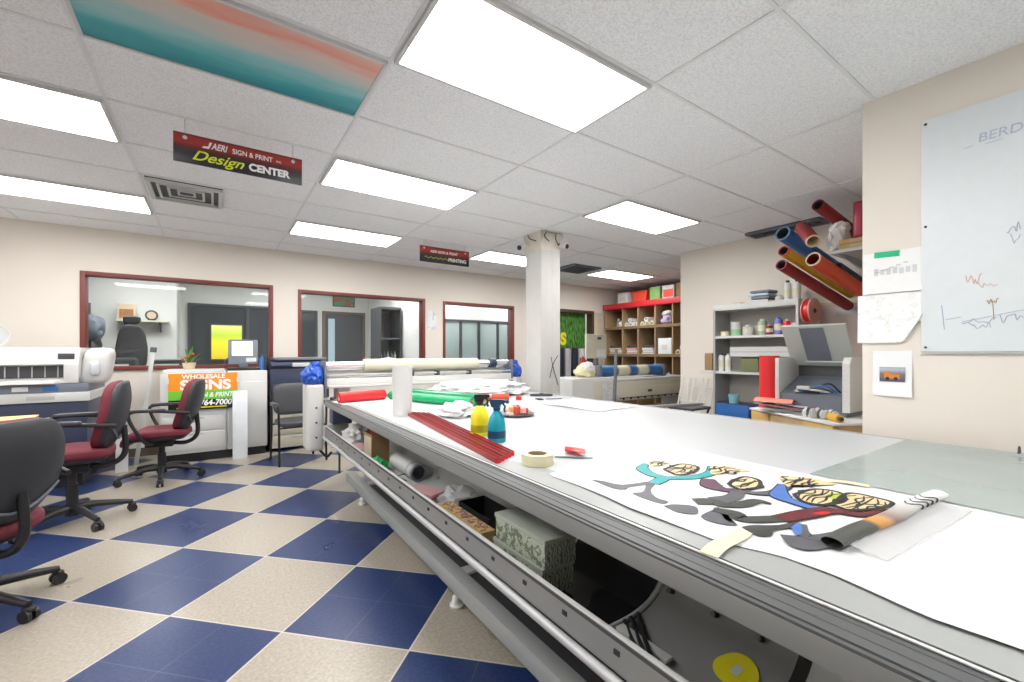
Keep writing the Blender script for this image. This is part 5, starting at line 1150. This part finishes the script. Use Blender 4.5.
t = thing('gold_roll', 'small golden yellow foil roll at the right end of the bench', 'roll', onb(-.20, -.36), ang+1.3); obj('foil', MB().tube([(-.06, 0, .028), (.06, 0, .028)], .028, 18), M_gold, t); obj('core', MB().tube([(-.085, 0, .028), (.085, 0, .028)], .014, 12), M_dark, t)
t = thing('floor_crate', 'dark crate of scraps on the floor under the bench', 'crate', onb(.0, -.15, 0)); obj('crate_body', MB().box(-.18, .18, -.25, .25, 0, .3, .008), M_maroon, t); obj('scrap', MB().lump((0, 0, .3), .14, .2, .10, .4, 3, 3.), M_pink, t)

# overhead rack with tubes
rk = thing('overhead_shelf', 'white overhead shelf with steel brackets high on the recessed wall', 'shelf', (5.0, 1.26, 2.14))
obj('shelf_board', MB().box(-.42, .54, -.34, .32, 0, .03, .003), M_white, rk)
for y in (-.28, .26): obj('bracket', MB().prism([(-.36, 0), (.53, 0), (.53, -.12), (.50, -.12)], y-.012, y+.012), M_steel, rk)
rk2 = thing('tube_rack', 'dark red steel rack bracket that carries the long tubes below the shelf', 'rack', (5.42, 1.45, 1.66))
obj('upright', MB().box(-.18, -.15, .03, .06, 0.02, .26, .003), M_maroon, rk2); obj('arm', MB().box(-.20, .12, .02, .05, 0, .02, .002), M_steel, rk2); obj('wall_plate', MB().box(.115, .128, -.4, .4, -.02, .06, .002), M_steel, rk2); obj('cradle', MB().box(-.20, .114, -.22, .04, -.05, -.026, .002), M_steel, rk2)
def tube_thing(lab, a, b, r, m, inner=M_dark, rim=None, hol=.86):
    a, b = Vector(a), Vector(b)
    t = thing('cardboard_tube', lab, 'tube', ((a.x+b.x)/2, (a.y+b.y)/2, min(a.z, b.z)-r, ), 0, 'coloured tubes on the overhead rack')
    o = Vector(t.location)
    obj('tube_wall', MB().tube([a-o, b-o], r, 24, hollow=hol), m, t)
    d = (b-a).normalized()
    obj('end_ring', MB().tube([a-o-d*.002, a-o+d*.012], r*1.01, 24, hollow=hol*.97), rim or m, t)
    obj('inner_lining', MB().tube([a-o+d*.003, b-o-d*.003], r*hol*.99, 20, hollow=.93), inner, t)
D_ = Vector((1.0, -.13, -.28))
def slant(p, L): return (p, tuple(Vector(p)+D_*L))
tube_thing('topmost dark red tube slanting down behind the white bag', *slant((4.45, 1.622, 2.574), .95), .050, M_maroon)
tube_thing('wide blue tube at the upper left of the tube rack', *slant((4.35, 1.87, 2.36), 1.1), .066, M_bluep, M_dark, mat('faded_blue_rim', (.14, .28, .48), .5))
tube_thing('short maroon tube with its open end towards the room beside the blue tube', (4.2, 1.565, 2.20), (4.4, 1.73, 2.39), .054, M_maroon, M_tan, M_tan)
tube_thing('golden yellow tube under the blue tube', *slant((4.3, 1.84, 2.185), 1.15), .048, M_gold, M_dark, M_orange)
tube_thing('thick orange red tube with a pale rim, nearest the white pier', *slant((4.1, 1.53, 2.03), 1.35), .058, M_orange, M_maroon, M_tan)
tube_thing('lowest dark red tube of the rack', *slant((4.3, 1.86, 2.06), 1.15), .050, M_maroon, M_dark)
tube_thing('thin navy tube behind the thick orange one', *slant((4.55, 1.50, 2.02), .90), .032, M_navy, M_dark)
tag(obj('pink_tube', MB().tube([(0, 0, 0), (0, 0, .30)], .055, 24, hollow=.8), mat('dark_pink_film', (.45, .04, .09), .3), None, (4.62, 1.36, 2.255)), 'dark pink roll standing upright on the yellow boxes of the overhead shelf', 'roll')
for k, lab in enumerate(('lower of the two flat yellow boxes on the overhead shelf', 'upper of the two flat yellow boxes on the overhead shelf')):
    t = thing('flat_box', lab, 'box', (4.78, 1.33, 2.17+.0425*k), 0, 'flat yellow boxes'); obj('carton', MB().box(-.19, .30, -.27, .18, 0, .040, .003), mat('mustard_carton', (.58, .42, .16), .6), t); obj('end_label', MB().box(-.1915, -.190, -.1, .1, .008, .032), M_tan, t)
t = thing('white_bag', 'crumpled white paper bag on the front of the overhead shelf', 'bag', (4.70, 1.545, 2.17)); obj('bag_body', MB().lump((0, 0, 0), .10, .085, .15, .3, 3, 5.), mat('bright_white_paper', (.90, .90, .89), .6), t); obj('bag_top', MB().lump((.02, -.0, .18), .09, .07, .06, .4, 4, 8.), mat('bright_white_paper', (.90, .90, .89), .6), t)

# ------------------------------------------------------------------ whiteboard wall
WX = 3.08
wbd = thing('whiteboard', 'tall pale blue whiteboard with marker sketches fixed to the right wall', 'whiteboard', (WX, -.30, 1.262))
ins = wbd.location
obj('board', MB().box(-.012, -.001, -.95, .947, 0, 1.207, .002), mat('whiteboard_enamel', (.72, .77, .80), .4), wbd)
obj('bottom_rail', MB().box(-.016, -.001, -.95, .947, -.012, -.001), M_alu, wbd)
for y, z in ((.93, .02), (.93, .65), (.93, 1.185)): obj('screw', MB().tube([(-.012, y, z), (-.017, y, z)], .006, 10), M_black, wbd)
rotW = (PI/2, 0, -PI/2)
mk_blue = mat('blue_marker', (.47, .53, .68), .6); mk_red = mat('red_marker', (.75, .42, .40), .6); mk_brown = mat('brown_marker', (.45, .28, .18), .6); mk_dark = mat('violet_marker', (.42, .43, .60), .6)
text('marker_writing', 'BERD', .060, mk_blue, wbd, (-.0135, .672, 1.035), rotW, shear=.1)
def mark(pts, m, r=.0014): obj('marker_line', MB().tube([(-.0135, y, z) for y, z in pts], r, 5), m, wbd)
mark([(.79, 1.005), (.76, 1.008)], mk_blue); mark([(.72, 1.0), (.66, 1.003)], mk_blue)
def squig(y0, z0, w, h, n, m, seed):
    rr = random.Random(seed); P = [(y0-w*i/n+rr.uniform(-.3, .3)*w/n, z0+h*(rr.random()-.5)) for i in range(n+1)]
    mark([(p.x, p.y) for p in spline([(a, b, 0) for a, b in P], 4)], m)
squig(.785, .355, .055, .055, 8, mk_red, 1); squig(.74, .32, .06, .03, 6, mk_red, 2)
squig(.715, .24, .04, .03, 9, mk_brown, 3); mark([(.695, .24), (.69, .15)], mk_brown)
squig(.80, .15, .12, .03, 8, mk_dark, 4); squig(.79, .125, .09, .035, 10, mk_blue, 5); squig(.67, .15, .07, .07, 8, mk_dark, 6)
mark([(.80, .145), (.60, .19)], mk_blue); mark([(.87, .235), (.86, .11)], mk_blue); mark([(.855, .16), (.80, .17)], mk_blue)
squig(.65, .58, .04, .06, 7, mk_dark, 7); squig(.64, .52, .03, .06, 6, mk_blue, 8)
def wallpaper(name, lab, y0, y1, z0, z1, m, cut=0., curl=.01, off=.003):
    def fn(u, v):
        y = y1+(y0-y1)*u; z = z0+(z1-z0)*v
        if cut and u > .72 and v < .34: z = max(z, z0+(u-.72)/.28*cut*(z1-z0))
        return (WX-off-curl*(1-v)**2*(.4+.6*u), y, z)
    return tag(obj(name, MB().sheet(fn, 16, 12), m), lab, 'paper')
sk = ramp_mat('pale_sketch_print', 0, [(0, (.86, .87, .88)), (.56, (.86, .87, .88)), (.61, (.74, .76, .75)), (.66, (.86, .87, .86)), (1, (.86, .86, .84))], .6, 'Object', ('noise', 26, 2))
wallpaper('logo_sheet', 'white sheet with a faint grey logo sketch hung from green tape', .642, .897, 1.585, 1.815, mat('sketch_paper', (.85, .86, .87), .6), 0, .012)
tag(obj('green_tape_strip', MB().box(-.0012, 0, -.055, .055, -.016, .016, rot=Matrix.Rotation(.05, 3, 'X')), M_glassgreen, None, (WX-.0045, .79, 1.80)), 'short bright green tape strip at the top of the logo sketch', 'tape')
wallpaper('sketch_sheet', 'cream sheet with pencil scribbles and a folded lower right corner', .64, .92, 1.31, 1.58, sk, .55, .016, .006)
ps = wallpaper('photo_sheet', 'white printed sheet with a small photo of an orange vehicle, lowest on the pier', .684, .852, 1.015, 1.265, mat('print_sheet', (.85, .87, .89), .6), 0, .014)
obj('photo', MB().box(WX-.0115, WX-.0105, .712, .820, 1.095, 1.175), ramp_mat('orange_vehicle_photo', 2, [(0, (.07, .08, .12)), (.20, (.12, .12, .16)), (.34, (.20, .14, .12)), (.55, (.22, .17, .15)), (.68, (.30, .32, .38)), (.85, (.45, .50, .58)), (1, (.35, .38, .45))], .5, scale=1/.08, off=-1.095/.08), ps)
obj('photo_vehicle', MB().prism([(.735, 1.112), (.800, 1.112), (.800, 1.150), (.775, 1.152), (.770, 1.138), (.735, 1.136)], WX-.0122, WX-.0116, 'x'), mat('orange_photo_ink', (.62, .22, .04), .5), ps)
obj('photo_wheels', MB().tube([(WX-.0128, .750, 1.112), (WX-.0123, .750, 1.112)], .009, 14).tube([(WX-.0128, .785, 1.112), (WX-.0123, .785, 1.112)], .009, 14), M_ink, ps)
q = MB()
for k in range(7): q.box(WX-.0045-.0022-.0004*k*0, WX-.0045-.0012, .665+.027*k, .683+.027*k, 1.685+.004*(k % 2), 1.725-.004*(k % 3))
for k in range(5): q.box(WX-.0067, WX-.0057, .70+.03*k, .72+.03*k, 1.74-.01*k, 1.748-.01*k)
lgs = [o for o in C.objects if o.name == 'logo_sheet'][0]
obj('pencil_logo', q, mat('pencil_grey', (.62, .65, .67), .6), lgs)
t = thing('marker_tray_clip', 'small grey metal clip at the far right table edge', 'clip', (*tf(2.90, .33), .803)); obj('jaw', MB().box(-.03, .03, -.02, .02, 0, .012, .003), M_alu, t); obj('handle', MB().tube([(-.02, 0, .012), (0, 0, .04), (.02, 0, .012)], .004, 8), M_dark, t)

# ------------------------------------------------------------------ world, camera, view
w = bpy.data.worlds.new('World'); SC.world = w; w.use_nodes = True
w.node_tree.nodes['Background'].inputs[0].default_value = (.8, .85, .9, 1); w.node_tree.nodes['Background'].inputs[1].default_value = .3
cam = bpy.data.cameras.new('Camera'); co = bpy.data.objects.new('Camera', cam); C.objects.link(co)
co.location = (0, 0, HC); co.rotation_euler = (PI/2, 0, -.601)
cam.sensor_width = 36; cam.lens = 431/1024*36; cam.shift_x = 2/1024; cam.shift_y = 11/1024; cam.clip_start = .02
SC.camera = co
vs_ = SC.view_settings; vs_.view_transform = 'Standard'; vs_.look = 'None'; vs_.gamma = 1; vs_.use_curve_mapping = False; vs_.exposure = .24
